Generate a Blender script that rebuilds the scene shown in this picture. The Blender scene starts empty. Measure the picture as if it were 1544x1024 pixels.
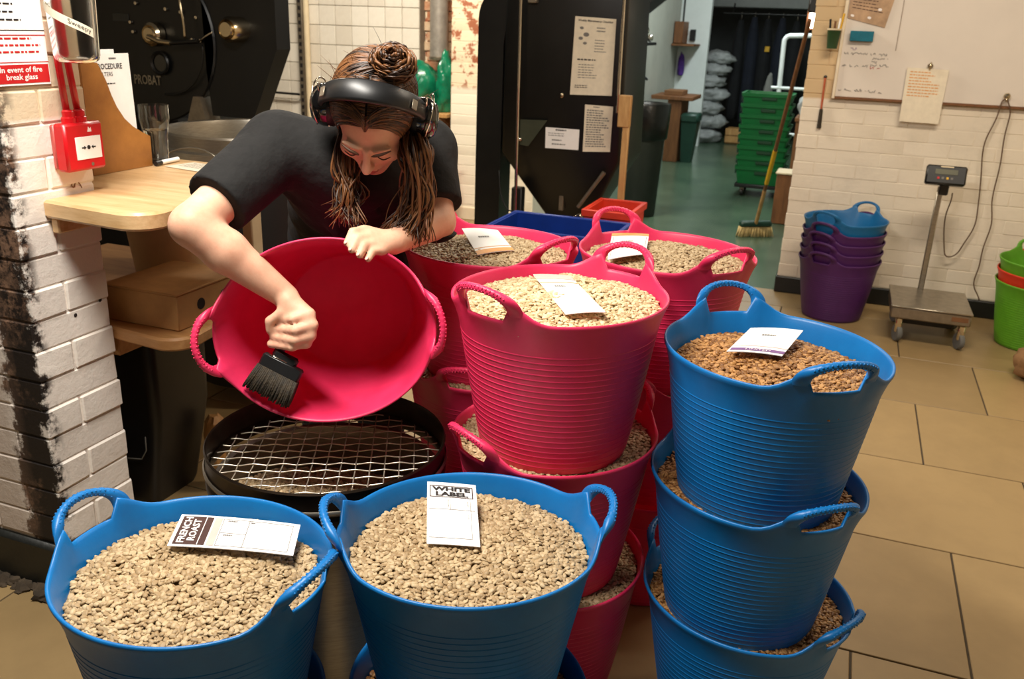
import bpy, bmesh, math, random
import numpy as np
from mathutils import Vector, Matrix
rnd = random.Random(7)
RNG = np.random.default_rng(11)
scene = bpy.context.scene
COL = scene.collection
PI = math.pi

def lin(c):
    f = lambda v: (v/255/12.92) if v/255 <= .04045 else ((v/255+.055)/1.055)**2.4
    return (f(c[0]), f(c[1]), f(c[2]), 1.0)

# ------------------------------------------------------------------ camera
cam = bpy.data.cameras.new('camera'); camo = bpy.data.objects.new('camera', cam); COL.objects.link(camo)
cam.sensor_width = 36; cam.lens = 36*1325/1544; cam.clip_start = .05
pitch = math.atan(1325/3697); roll = math.atan(138/3695); yaw = math.radians(20)
hd = Vector((-math.sin(yaw), math.cos(yaw), 0)); rt = Vector((math.cos(yaw), math.sin(yaw), 0)); upv = Vector((0, 0, 1))
fw = hd*math.cos(pitch)-upv*math.sin(pitch); cu = hd*math.sin(pitch)+upv*math.cos(pitch)
ix = rt*math.cos(roll)+cu*math.sin(roll); iy = rt*math.sin(roll)-cu*math.cos(roll)
M = Matrix((ix, -iy, -fw)).transposed().to_4x4(); M.translation = (0, 0, 1.45)
camo.matrix_world = M
cam.dof.use_dof = True; cam.dof.focus_distance = 1.6; cam.dof.aperture_fstop = 8
scene.camera = camo

# ------------------------------------------------------------------ world, lamps, exposure
w = bpy.data.worlds.new('world'); scene.world = w; w.use_nodes = True
w.node_tree.nodes['Background'].inputs[0].default_value = (.95, .80, .62, 1)
w.node_tree.nodes['Background'].inputs[1].default_value = .055
def area(name, loc, target, sx, sy, power, col, spread=180):
    l = bpy.data.lights.new(name, 'AREA'); l.shape = 'RECTANGLE'; l.size = sx; l.size_y = sy; l.energy = power; l.color = col
    l.spread = math.radians(spread)
    o = bpy.data.objects.new(name, l); COL.objects.link(o); o.location = loc
    o.rotation_euler = (Vector(target)-Vector(loc)).to_track_quat('-Z', 'Y').to_euler()
    return o
area('ceiling_tube_over_tubs', (-1.0, .92, 2.45), (-.72, 1.35, 0), 1.1, .22, 52, (1, .945, .86))
area('ceiling_tube_right', (.55, 3.3, 2.75), (.45, 4.0, 0), 1.4, .3, 36, (1, .86, .68))
area('ceiling_tube_roaster', (-2.75, 4.7, 2.9), (-2.95, 5.2, 0), 1.5, .3, 98, (1, .90, .74))
area('ceiling_tube_far_room', (-1.0, 9.4, 2.9), (-1.0, 9.6, 0), .4, 2.6, 66, (.86, .96, .95))
area('ceiling_tube_doorway', (-1.2, 6.6, 2.9), (-1.2, 6.8, 0), 1.2, .3, 22, (.95, .96, .88))
vs = scene.view_settings
vs.view_transform = 'Standard'; vs.look = 'None'; vs.gamma = 1; vs.use_curve_mapping = False; vs.exposure = 0.45

# ------------------------------------------------------------------ materials
MATS = {}
def nd(nt, t, **k):
    n = nt.nodes.new(t)
    for a, b in k.items(): setattr(n, a, b)
    return n
def pm(name, c, rough=.5, metal=0, var=.12, scale=14, bump=0, bscale=60, spec=.5, stretch=None, c2=None, world=False, island=0, alpha=1, trans=0, emit=0, coat=0, objrand=0, sheen=0, bdist=.004):
    """procedural material: noise-mixed colour, optional fine bump"""
    m = bpy.data.materials.new(name); m.use_nodes = True; nt = m.node_tree; L = nt.links.new
    b = nt.nodes['Principled BSDF']
    b.inputs['Roughness'].default_value = rough; b.inputs['Metallic'].default_value = metal
    b.inputs['Specular IOR Level'].default_value = spec
    if coat: b.inputs['Coat Weight'].default_value = coat
    if sheen: b.inputs['Sheen Weight'].default_value = sheen
    ca = lin(c); cb = lin(c2) if c2 else tuple(v*(1-var*2.2) for v in ca[:3])+(1,)
    if not c2: ca = tuple(min(1, v*(1+var)) for v in ca[:3])+(1,)
    tc = nd(nt, 'ShaderNodeTexCoord'); mp = nd(nt, 'ShaderNodeMapping')
    if world:
        ge = nd(nt, 'ShaderNodeNewGeometry'); L(ge.outputs['Position'], mp.inputs[0])
    else: L(tc.outputs['Object'], mp.inputs[0])
    if stretch: mp.inputs['Scale'].default_value = stretch
    nz = nd(nt, 'ShaderNodeTexNoise'); nz.inputs['Scale'].default_value = scale; nz.inputs['Detail'].default_value = 6; nz.inputs['Roughness'].default_value = .65
    L(mp.outputs[0], nz.inputs[0])
    rp = nd(nt, 'ShaderNodeValToRGB'); rp.color_ramp.elements[0].position = .32; rp.color_ramp.elements[1].position = .68
    rp.color_ramp.elements[0].color = cb; rp.color_ramp.elements[1].color = ca
    fac = nz.outputs[0]
    if island or objrand:
        if island: r = nd(nt, 'ShaderNodeNewGeometry').outputs['Random Per Island']; k = island
        else: r = nd(nt, 'ShaderNodeObjectInfo').outputs['Random']; k = objrand
        mx = nd(nt, 'ShaderNodeMix'); mx.inputs[0].default_value = k
        L(nz.outputs[0], mx.inputs[2]); L(r, mx.inputs[3]); fac = mx.outputs[0]
    L(fac, rp.inputs[0]); L(rp.outputs[0], b.inputs['Base Color'])
    if bump:
        n2 = nd(nt, 'ShaderNodeTexNoise'); n2.inputs['Scale'].default_value = bscale; n2.inputs['Detail'].default_value = 4
        L(mp.outputs[0], n2.inputs[0])
        bp = nd(nt, 'ShaderNodeBump'); bp.inputs['Strength'].default_value = bump; bp.inputs['Distance'].default_value = bdist
        L(n2.outputs[0], bp.inputs['Height']); L(bp.outputs[0], b.inputs['Normal'])
    if trans: b.inputs['Transmission Weight'].default_value = trans
    if alpha < 1: b.inputs['Alpha'].default_value = alpha
    if emit:
        b.inputs['Emission Color'].default_value = ca; b.inputs['Emission Strength'].default_value = emit
    MATS[name] = m
    return m
def wood(name, c, c2, axis=(1, 8, 8), scale=6, rough=.45):
    m = pm(name, c, rough, 0, 0, scale, .08, 40, stretch=axis, c2=c2); return m

PINK = pm('pink_rubber', (234, 56, 102), .42, 0, .05, 9, .05, 260, spec=.45, c2=(222, 44, 88))
BLUE = pm('blue_rubber', (14, 120, 192), .40, 0, .05, 9, .05, 260, spec=.45, c2=(12, 106, 176))
PURPLE = pm('purple_rubber', (74, 28, 92), .5, 0, .08, 9)
TEALB = pm('teal_blue_rubber', (12, 104, 160), .45, 0, .08, 9)
GREEN = pm('green_rubber', (92, 158, 30), .5, 0, .08, 9)
REDR = pm('red_rubber', (214, 52, 24), .5, 0, .08, 9)
BEAN = pm('green_coffee_beans', (196, 172, 134), .5, 0, .1, 180, island=.8, c2=(162, 136, 100), spec=.3)
BEANW = pm('pale_coffee_beans', (226, 204, 164), .5, 0, .1, 180, island=.8, c2=(190, 164, 122), spec=.35)
BEANB = pm('light_brown_coffee_beans', (190, 140, 84), .45, 0, .1, 180, island=.8, c2=(128, 84, 42), spec=.4)
PAPER = pm('white_paper', (250, 248, 244), .6, 0, .015, 30)
PAPERC = pm('cream_paper', (232, 220, 196), .7, 0, .04, 30)
INK = pm('black_ink', (26, 20, 20), .7, 0, .05)
INKB = pm('brown_ink', (70, 42, 36), .7, 0, .05)
INKG = pm('grey_ink', (120, 116, 112), .7, 0, .05)
INKR = pm('red_ink', (196, 26, 30), .55, 0, .05)
INKO = pm('orange_ink', (226, 160, 92), .6, 0, .05)
INKP = pm('purple_ink', (124, 84, 140), .6, 0, .05)
INKPK = pm('pale_pink_ink', (232, 186, 176), .6, 0, .05)
INKW = pm('white_ink', (244, 236, 232), .6, 0, .02)
BLACKM = pm('black_painted_metal', (17, 17, 16), .38, 0, .2, 8, .03, 90)
BLACKR = pm('matt_black_metal', (12, 12, 11), .5, 0, .2, 8)
BLACKP = pm('black_plastic', (20, 20, 21), .4, 0, .15, 12)
GLOSSB = pm('glossy_black_plastic', (12, 12, 13), .12, 0, .1, 12, coat=.6)
STEEL = pm('brushed_steel', (176, 168, 154), .32, .9, .1, 30, .05, 200, stretch=(1, 1, 12))
STEELD = pm('dull_steel', (150, 138, 120), .42, .75, .1, 30)
CHROME = pm('chrome', (226, 218, 204), .1, 1, .03, 10)
BRASSY = pm('warm_chrome', (206, 190, 160), .22, 1, .05, 10)
DARKST = pm('dark_sieve_steel', (62, 50, 40), .36, .8, .2, 12)
WIREM = pm('wire_steel', (214, 206, 190), .3, .8, .05, 60)
OAKW = wood('pale_worktop_wood', (226, 190, 142), (198, 156, 104), (1, 7, 7), 5, .4)
SHELFW = wood('shelf_wood', (200, 150, 96), (172, 120, 70), (1, 7, 7), 5, .5)
HOLDW = wood('file_wood', (176, 118, 54), (140, 88, 36), (7, 1, 1.2), 6, .45)
PINEW = wood('rough_pine', (202, 160, 102), (166, 118, 66), (6, 6, 1), 6, .6)
DARKW = wood('brown_wood', (128, 82, 44), (98, 60, 30), (6, 6, 1), 6, .6)
CARD = pm('cardboard', (188, 140, 84), .75, 0, .06, 20, .05, 120)
CARDD = pm('dark_cardboard', (122, 82, 48), .8, 0, .06, 20)
SKIN = pm('skin', (234, 186, 156), .52, 0, .03, 25, .05, 420, c2=(220, 164, 136), spec=.3)
MATS['skin'].node_tree.nodes['Principled BSDF'].inputs['Subsurface Weight'].default_value = .12
MATS['skin'].node_tree.nodes['Principled BSDF'].inputs['Subsurface Radius'].default_value = (.012, .005, .003)
LIPS = pm('lips', (190, 96, 88), .4, 0, .05)
BROW = pm('brow_hair', (84, 54, 34), .6, 0, .1)
SHIRT = pm('black_cotton', (15, 13, 12), .9, 0, .2, 40, .9, 13, bdist=.012)
TROUS = pm('dark_trousers', (24, 24, 28), .85, 0, .12, 40, .3, 30)
HAIR = pm('brown_hair', (118, 76, 42), .42, 0, .1, 30, .2, 60, stretch=(1, 1, .2), c2=(42, 25, 15), spec=.45, island=.75)
HAIRD = pm('brown_hair_cap', (70, 42, 22), .5, 0, .1, 60, .5, 140, c2=(34, 19, 10), spec=.5)
REDP = pm('red_plastic', (206, 22, 30), .3, 0, .06, 12)
FLOORT = pm('beige_floor_tile', (160, 134, 92), .42, 0, .05, 7, .05, 30, c2=(144, 120, 82), objrand=.35)
GROUT = pm('dark_grout', (70, 58, 42), .9, 0, .1, 40)
GFLOOR = pm('green_painted_concrete', (80, 100, 80), .26, 0, .15, 1.6, .05, 14, c2=(56, 78, 62))
CREAMW = pm('cream_wall_paint', (232, 216, 188), .6, 0, .05, 5, .25, 18)
COOLW = pm('white_painted_partition', (226, 232, 230), .6, 0, .03, 4)
GREYW = pm('grey_sheet_wall', (176, 176, 164), .6, 0, .05, 3)
TILEW = pm('white_glazed_tile', (236, 230, 218), .18, 0, .03, 20, c2=(222, 214, 200), objrand=.4)
TGROUT = pm('grey_tile_grout', (140, 128, 112), .8, 0, .1, 40)
WBOARD = pm('whiteboard_melamine', (224, 214, 202), .3, 0, .02, 3)
CREAMP = pm('cream_plastic', (222, 204, 170), .55, 0, .05, 12)
GREENP = pm('green_crate_plastic', (14, 104, 52), .4, 0, .08, 12)
DGREENP = pm('dark_green_plastic', (24, 60, 48), .45, 0, .1, 12)
DBIN = pm('dark_bin_plastic', (32, 38, 34), .5, 0, .1, 12)
BAGG = pm('green_plastic_bag', (16, 118, 84), .22, 0, .2, 9, .7, 26, spec=.7)
SACK = pm('grey_white_sack', (178, 182, 182), .55, 0, .15, 9, .8, 14, c2=(120, 124, 124))
SACKB = pm('brown_paper_sack', (150, 112, 72), .75, 0, .12, 9, .6, 14)
DARKC = pm('dark_cloth', (20, 22, 26), .9, 0, .3, 6, .5, 12)
NAVYC = pm('navy_cloth', (22, 28, 42), .9, 0, .2, 6, .5, 12)
GREYC = pm('grey_cloth', (104, 104, 100), .9, 0, .1, 6, .5, 12)
BLUEP = pm('deep_blue_plastic', (14, 52, 140), .4, 0, .08, 12)
YELLOWP = pm('yellow_plastic', (222, 170, 20), .45, 0, .08, 12)
BRISTLE = pm('pale_bristle', (214, 186, 126), .8, 0, .15, 60, .5, 200)
BRISTLD = pm('dark_bristle', (58, 46, 26), .75, 0, .1, 60, .6, 220, c2=(24, 19, 12), stretch=(1, 1, 1))
TEALE = pm('teal_felt', (14, 104, 124), .8, 0, .08, 40)
GREENC = pm('green_cup', (34, 66, 30), .5, 0, .1, 12)
CABLE = pm('brown_cable', (92, 66, 42), .6, 0, .1, 30)
BLKSK = pm('black_skirting_paint', (20, 22, 18), .45, 0, .3, 8, .4, 30)
SCREEN = pm('grey_lcd', (92, 92, 74), .3, 0, .05)
LAMPE = pm('glowing_heater_tube', (255, 232, 214), .5, 0, .0, 4, emit=9)
PURPB = pm('purple_cloth', (92, 52, 150), .8, 0, .2, 20)

def glass_mat(name, col=(1, 1, 1, 1), rough=.02, ior=1.45):
    m = bpy.data.materials.new(name); m.use_nodes = True; b = m.node_tree.nodes['Principled BSDF']
    nt = m.node_tree; nz = nd(nt, 'ShaderNodeTexNoise'); nz.inputs['Scale'].default_value = 20
    rp = nd(nt, 'ShaderNodeValToRGB'); rp.color_ramp.elements[0].color = tuple(c*.94 for c in col[:3])+(1,); rp.color_ramp.elements[1].color = col
    nt.links.new(nz.outputs[0], rp.inputs[0]); nt.links.new(rp.outputs[0], b.inputs['Base Color'])
    b.inputs['Roughness'].default_value = rough; b.inputs['IOR'].default_value = ior; b.inputs['Transmission Weight'].default_value = 1
    return m
GLASS = glass_mat('clear_glass', (.96, .97, .95, 1))
WATER = glass_mat('water', (.97, .98, .97, 1), 0, 1.33)
CLEARP = glass_mat('clear_plastic', (.93, .93, .90, 1), .12, 1.25)

def brick_mat(name, top, topz, low, stain=False, peel=0):
    """painted brick: two paint zones by height, bare-brick peel, dark worn corner strip"""
    m = bpy.data.materials.new(name); m.use_nodes = True; nt = m.node_tree; L = nt.links.new; b = nt.nodes['Principled BSDF']
    b.inputs['Roughness'].default_value = .62
    ge = nd(nt, 'ShaderNodeNewGeometry'); sp = nd(nt, 'ShaderNodeSeparateXYZ'); L(ge.outputs['Position'], sp.inputs[0])
    def noise(s, d=6):
        n = nd(nt, 'ShaderNodeTexNoise'); n.inputs['Scale'].default_value = s; n.inputs['Detail'].default_value = d; n.inputs['Roughness'].default_value = .7
        L(ge.outputs['Position'], n.inputs[0]); return n.outputs[0]
    def math_(op, a, c, clamp=False):
        n = nd(nt, 'ShaderNodeMath', operation=op); n.use_clamp = clamp
        for i, v in enumerate((a, c)):
            if isinstance(v, (int, float)): n.inputs[i].default_value = v
            else: L(v, n.inputs[i])
        return n.outputs[0]
    def mix(f, a, c):
        n = nd(nt, 'ShaderNodeMix', data_type='RGBA')
        if isinstance(f, float): n.inputs[0].default_value = f
        else: L(f, n.inputs[0])
        for i, v in ((6, a), (7, c)):
            if isinstance(v, tuple): n.inputs[i].default_value = v
            else: L(v, n.inputs[i])
        return n.outputs[2]
    def ramp(v, a, c):
        n = nd(nt, 'ShaderNodeMapRange'); n.inputs[1].default_value = a; n.inputs[2].default_value = c; L(v, n.inputs[0]); return n.outputs[0]
    zz = math_('ADD', sp.outputs['Z'], math_('MULTIPLY', noise(9), .012))
    col = mix(ramp(zz, topz-.006, topz+.006), lin(low), lin(top))
    dirt = ramp(noise(6), .52, .72)
    col = mix(math_('MULTIPLY', dirt, .22), col, lin(tuple(int(v*.78) for v in low)))
    if peel:
        pk = ramp(noise(11), .60-peel*.1, .66-peel*.1)
        pz = math_('MULTIPLY', pk, ramp(zz, topz-.02, topz+.03))
        col = mix(pz, col, lin((156, 92, 62)))
    if stain:
        d = math_('ADD', math_('MULTIPLY', math_('ADD', sp.outputs['X'], 1.775), 1), math_('MULTIPLY', math_('SUBTRACT', noise(17, 9), .5), .16))
        inx = math_('MULTIPLY', ramp(d, -.065, -.05), ramp(d, .062, .048))
        fr = math_('MULTIPLY', ramp(sp.outputs['Y'], 1.475, 1.45), ramp(zz, 1.6, 1.15))
        st = math_('MULTIPLY', inx, fr)
        ch = ramp(noise(38, 8), .44, .58)
        scol = mix(ch, lin((28, 18, 14)), lin((138, 106, 84)))
        scol = mix(ramp(noise(4), .45, .6), lin((26, 18, 14)), scol)
        col = mix(st, col, scol)
        gr = math_('MULTIPLY', ramp(sp.outputs['X'], -1.79, -1.86), .45)
        col = mix(gr, col, lin((150, 118, 98)))
    L(col, b.inputs['Base Color'])
    bp = nd(nt, 'ShaderNodeBump'); bp.inputs['Strength'].default_value = .55; bp.inputs['Distance'].default_value = .004
    L(math_('ADD', noise(26), math_('MULTIPLY', noise(90), .4)), bp.inputs['Height']); L(bp.outputs[0], b.inputs['Normal'])
    return m
PIERB = brick_mat('painted_pier_brick', (214, 196, 166), 1.215, (240, 231, 220), stain=True)
RWALLB = brick_mat('painted_wall_brick', (204, 176, 134), 1.13, (230, 218, 198))
PEELB = brick_mat('peeling_painted_brick', (226, 208, 178), 1.0, (236, 226, 206), peel=1.0)

# ------------------------------------------------------------------ mesh helpers
def rotm(rx=0, ry=0, rz=0):
    return np.array(Matrix.Rotation(rz, 3, 'Z') @ Matrix.Rotation(ry, 3, 'Y') @ Matrix.Rotation(rx, 3, 'X'))
class MB:
    def __init__(s): s.v = []; s.f = []; s.n = 0; s.mi = []; s.cur = 0
    def add(s, V, F):
        V = np.asarray(V, float); s.v.append(V); s.f += [tuple(i+s.n for i in f) for f in F]; s.mi += [s.cur]*len(F); s.n += len(V); return s
    def box(s, c, size, R=None, bev=0.0):
        h = np.array(size, float)/2; b = min(bev, h.min()*.6)
        if b <= 0:
            V = np.array([[x*h[0], y*h[1], z*h[2]] for x in (-1, 1) for y in (-1, 1) for z in (-1, 1)])
            F = [(0, 1, 3, 2), (4, 6, 7, 5), (0, 4, 5, 1), (2, 3, 7, 6), (0, 2, 6, 4), (1, 5, 7, 3)]
        else:
            V = []; idx = {}
            for x in (-1, 1):
                for y in (-1, 1):
                    for z in (-1, 1):
                        for a in range(3):
                            p = [x*(h[0]-b), y*(h[1]-b), z*(h[2]-b)]; p[a] = (x, y, z)[a]*h[a]
                            idx[(x, y, z, a)] = len(V); V.append(p)
            F = []
            for a in range(3):
                o = [i for i in range(3) if i != a]
                for sg in (-1, 1):
                    q = []
                    for (p, r) in ((-1, -1), (1, -1), (1, 1), (-1, 1)):
                        k = [0, 0, 0]; k[a] = sg; k[o[0]] = p; k[o[1]] = r; q.append(idx[(*k, a)])
                    F.append(tuple(q if (sg > 0) == (a != 1) else q[::-1]))
                for p in (-1, 1):
                    for r in (-1, 1):
                        k0 = [0]*3; k0[o[0]] = p; k0[o[1]] = r; k1 = k0[:]; k0[a] = -1; k1[a] = 1
                        F.append((idx[(*k0, o[0])], idx[(*k1, o[0])], idx[(*k1, o[1])], idx[(*k0, o[1])]))
            for x in (-1, 1):
                for y in (-1, 1):
                    for z in (-1, 1): F.append(tuple(idx[(x, y, z, a)] for a in range(3)))
            V = np.array(V)
        if R is not None: V = V @ np.asarray(R).T
        return s.add(V+np.asarray(c, float), F)
    def bb(s, lo, hi, bev=0.0):
        lo = np.array(lo, float); hi = np.array(hi, float); return s.box((lo+hi)/2, hi-lo, None, bev)
    def tube(s, path, r, n=8, closed=False, flat=1.0, up=None):
        P = np.asarray(path, float); m = len(P); flat = np.broadcast_to(np.asarray(flat, float), (m,)); ups = up if (up is not None and np.ndim(up) == 2) else None; up = up[0] if ups is not None else up; r = np.broadcast_to(np.asarray(r, float), (m,))
        T = np.roll(P, -1, 0)-np.roll(P, 1, 0) if closed else np.gradient(P, axis=0)
        T = T/np.maximum(np.linalg.norm(T, axis=1)[:, None], 1e-9)
        a = np.array(up, float) if up is not None else (np.array([0, 0, 1.]) if abs(T[0][2]) < .9 else np.array([1., 0, 0]))
        V = []
        for i in range(m):
            if up is not None: a = np.array(ups[i] if ups is not None else up, float)
            a = a-T[i]*(a@T[i]); a = a/max(np.linalg.norm(a), 1e-9); b = np.cross(T[i], a)
            for k in range(n):
                t = 2*PI*k/n; V.append(P[i]+r[i]*(a*math.cos(t)*flat[i]+b*math.sin(t)))
        F = []
        for i in range(m if closed else m-1):
            j = (i+1) % m
            for k in range(n): F.append((i*n+k, i*n+(k+1) % n, j*n+(k+1) % n, j*n+k))
        if not closed: F.append(tuple(range(n))[::-1]); F.append(tuple((m-1)*n+k for k in range(n)))
        return s.add(V, F)
    def lathe(s, prof, n=32, c=(0, 0, 0), R=None, sx=1, sy=1, cap=True):
        V = []; F = []; m = len(prof); cap = cap and prof[0] != prof[-1]
        for (r, z) in prof:
            for k in range(n): t = 2*PI*k/n; V.append((r*sx*math.cos(t), r*sy*math.sin(t), z))
        for i in range(m-1):
            for k in range(n): F.append((i*n+k, i*n+(k+1) % n, (i+1)*n+(k+1) % n, (i+1)*n+k))
        if cap and prof[0][0] > 1e-5: F.append(tuple(range(n))[::-1])
        if cap and prof[-1][0] > 1e-5: F.append(tuple((m-1)*n+k for k in range(n)))
        V = np.array(V)
        if R is not None: V = V @ np.asarray(R).T
        return s.add(V+np.asarray(c, float), F)
    def prism(s, poly, h, O=(0, 0, 0), U=(1, 0, 0), W=(0, 1, 0), N=(0, 0, 1)):
        O, U, W, N = (np.array(a, float) for a in (O, U, W, N)); k = len(poly)
        V = [O+U*a+W*b for a, b in poly]+[O+U*a+W*b+N*h for a, b in poly]
        F = [tuple(range(k))[::-1], tuple(range(k, 2*k))]+[(i, (i+1) % k, k+(i+1) % k, k+i) for i in range(k)]
        return s.add(V, F)
    def ell(s, c, rad, nu=16, nv=10, R=None, noise=0, seed=1):
        g = np.random.default_rng(seed); V = [(0, 0, -1)]; F = []
        for j in range(1, nv):
            p = PI*j/nv-PI/2
            for i in range(nu): t = 2*PI*i/nu; V.append((math.cos(p)*math.cos(t), math.cos(p)*math.sin(t), math.sin(p)))
        V.append((0, 0, 1)); V = np.array(V)
        if noise: V = V*(1+noise*g.standard_normal((len(V), 1)))
        for i in range(nu):
            F.append((0, 1+(i+1) % nu, 1+i)); e = len(V)-1; b = 1+(nv-2)*nu; F.append((e, b+i, b+(i+1) % nu))
        for j in range(nv-2):
            for i in range(nu): a = 1+j*nu; F.append((a+i, a+(i+1) % nu, a+nu+(i+1) % nu, a+nu+i))
        V = V*np.array(rad)
        if R is not None: V = V @ np.asarray(R).T
        return s.add(V+np.asarray(c, float), F)
    def mesh(s, name, off=(0, 0, 0), smooth=38):
        V = np.concatenate(s.v)-np.array(off); me = bpy.data.meshes.new(name)
        me.from_pydata(V.tolist(), [], s.f)
        if any(s.mi): me.polygons.foreach_set('material_index', s.mi)
        bm = bmesh.new(); bm.from_mesh(me); bmesh.ops.recalc_face_normals(bm, faces=bm.faces); bm.to_mesh(me); bm.free()
        if smooth:
            me.shade_smooth()
            if smooth < 180: me.set_sharp_from_angle(angle=math.radians(smooth))
        return me
    def build(s, name, mat, parent=None, smooth=38, loc=None):
        V = np.concatenate(s.v)
        if parent is None and loc is None:
            lo, hi = V.min(0), V.max(0); loc = ((lo[0]+hi[0])/2, (lo[1]+hi[1])/2, lo[2])
        off = np.array(wloc(parent)) if parent else np.array(loc, float)
        o = bpy.data.objects.new(name, s.mesh(name, off, smooth)); COL.objects.link(o)
        for m_ in (mat if isinstance(mat, (list, tuple)) else [mat]): o.data.materials.append(m_)
        if parent: o.parent = parent
        else: o.location = loc
        return o
def wloc(o):
    p = Vector((0, 0, 0))
    while o is not None: p += o.location; o = o.parent
    return p
def tag(o, label, cat, group=None, kind=None):
    o['label'] = label; o['category'] = cat
    if group: o['group'] = group
    if kind: o['kind'] = kind
    return o
def thing(name, label, cat, loc, group=None):
    o = bpy.data.objects.new(name, None); COL.objects.link(o); o.location = loc; o.empty_display_size = .05
    return tag(o, label, cat, group)
def struct(o): o['kind'] = 'structure'; return o
def inst(name, me, mat, parent, loc, rot=None, scale=None):
    o = bpy.data.objects.new(name, me); COL.objects.link(o)
    if parent: o.parent = parent
    o.location = Vector(loc)-(wloc(parent) if parent else Vector((0, 0, 0)))
    if rot is not None: o.rotation_euler = rot
    if scale is not None: o.scale = scale
    if mat and not me.materials: me.materials.append(mat)
    return o
def arc(c, r, a0, a1, n, U=(1, 0, 0), W=(0, 0, 1), r2=None):
    c, U, W = np.array(c, float), np.array(U, float), np.array(W, float); r2 = r2 or r
    return [c+U*r*math.cos(t)+W*r2*math.sin(t) for t in np.linspace(a0, a1, n)]
def spline(P, n):
    P = np.asarray(P, float); Q = np.vstack([2*P[0]-P[1], P, 2*P[-1]-P[-2]]); out = []
    m = len(P)-1
    for t in np.linspace(0, m, n):
        i = min(int(t), m-1); u = t-i; a, b, c, d = Q[i:i+4]
        out.append(.5*((2*b)+(-a+c)*u+(2*a-5*b+4*c-d)*u*u+(-a+3*b-3*c+d)*u**3))
    return np.array(out)
def rounded_poly(x0, y0, x1, y1, r, n=6):
    P = []
    for (cx, cy, a) in ((x1-r, y0+r, -PI/2), (x1-r, y1-r, 0), (x0+r, y1-r, PI/2), (x0+r, y0+r, PI)):
        for k in range(n+1): t = a+PI/2*k/n; P.append((cx+r*math.cos(t), cy+r*math.sin(t)))
    return P

class Sheet:
    """a flat printed sheet spanned by four corners: a top-left, b top-right, c bottom-right, d bottom-left"""
    def __init__(s, name, label, cat, a, b, c, d, mat, th=.0012, curl=0, group=None, part='sheet'):
        s.q = [np.array(p, float) for p in (a, b, c, d)]
        n = np.cross(s.q[1]-s.q[0], s.q[3]-s.q[0]); n = -n/np.linalg.norm(n); s.N = n; s.curl = curl
        lo = sum(s.q)/4
        s.t = thing(name, label, cat, tuple(lo), group); s.th = th
        K = 9; V = []; F = []
        for side in (0, 1):
            for j in range(K):
                for i in range(K): V.append(s.at(i/(K-1), j/(K-1), th*(side-1)))
        for j in range(K-1):
            for i in range(K-1):
                a0 = j*K+i; F.append((a0, a0+1, a0+K+1, a0+K)); e = K*K+a0; F.append((e, e+K, e+K+1, e+1))
        ring = [i for i in range(K)]+[j*K+K-1 for j in range(1, K)]+[(K-1)*K+i for i in range(K-2, -1, -1)]+[j*K for j in range(K-2, 0, -1)]
        for i in range(len(ring)): a0, b0 = ring[i], ring[(i+1) % len(ring)]; F.append((a0, b0, b0+K*K, a0+K*K))
        mb = MB(); mb.add(V, F); s.o = mb.build(part, mat, s.t, 30)
    def at(s, u, v, lift=0):
        a, b, c, d = s.q
        p = (a*(1-u)+b*u)*(1-v)+(d*(1-u)+c*u)*v
        return p+s.N*(lift+s.curl*(1-4*(u-.5)**2)*(1 if abs(s.curl) else 0))
    def rect(s, u0, v0, u1, v1, mat, name='printed_band', lift=.0006, frame=0):
        mb = MB(); K = 6
        def patch(u0, v0, u1, v1):
            V = [s.at(u0+(u1-u0)*i/(K-1), v0+(v1-v0)*j/(K-1), lift) for j in range(K) for i in range(K)]
            mb.add(V, [(j*K+i, j*K+i+1, j*K+K+i+1, j*K+K+i) for j in range(K-1) for i in range(K-1)])
        if frame:
            W = np.linalg.norm(s.q[1]-s.q[0]); H = np.linalg.norm(s.q[3]-s.q[0]); fu, fv = frame/W, frame/H
            patch(u0, v0, u1, v0+fv); patch(u0, v1-fv, u1, v1); patch(u0, v0, u0+fu, v1); patch(u1-fu, v0, u1, v1)
        else: patch(u0, v0, u1, v1)
        return mb.build(name, mat, s.t, 0)
    def text(s, body, u0, v0, u1, v1, mat, name='lettering', lift=.0009, rot=0, bold=0):
        """fit text into the box; rot=1 reads bottom to top"""
        V, F = textmesh(body, bold)
        if len(V) == 0: return
        lo, hi = V.min(0), V.max(0); x = (V[:, 0]-lo[0])/(hi[0]-lo[0]); y = (V[:, 1]-lo[1])/(hi[1]-lo[1])
        if rot: U = u0+(u1-u0)*(1-y); W = v1-(v1-v0)*x
        else: U = u0+(u1-u0)*x; W = v1-(v1-v0)*y
        mb = MB(); mb.add([s.at(a, b, lift) for a, b in zip(U, W)], F); return mb.build(name, mat, s.t, 0)
    def lines(s, u0, v0, u1, v1, n, mat, name='printed_lines', hgt=.5, seed=3, fill=.8, lift=.0007):
        g = random.Random(seed); mb = MB()
        for k in range(n):
            va = v0+(v1-v0)*k/n; vb = va+(v1-v0)/n*hgt; u = u0; ue = u0+(u1-u0)*g.uniform(fill*.6, min(1, fill*1.2))
            while u < ue:
                l = (u1-u0)*g.uniform(.04, .13); e = min(u+l, ue)
                mb.add([s.at(u, va, lift), s.at(e, va, lift), s.at(e, vb, lift), s.at(u, vb, lift)], [(0, 1, 2, 3)]); u = e+(u1-u0)*.025
        return mb.build(name, mat, s.t, 0)
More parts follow.
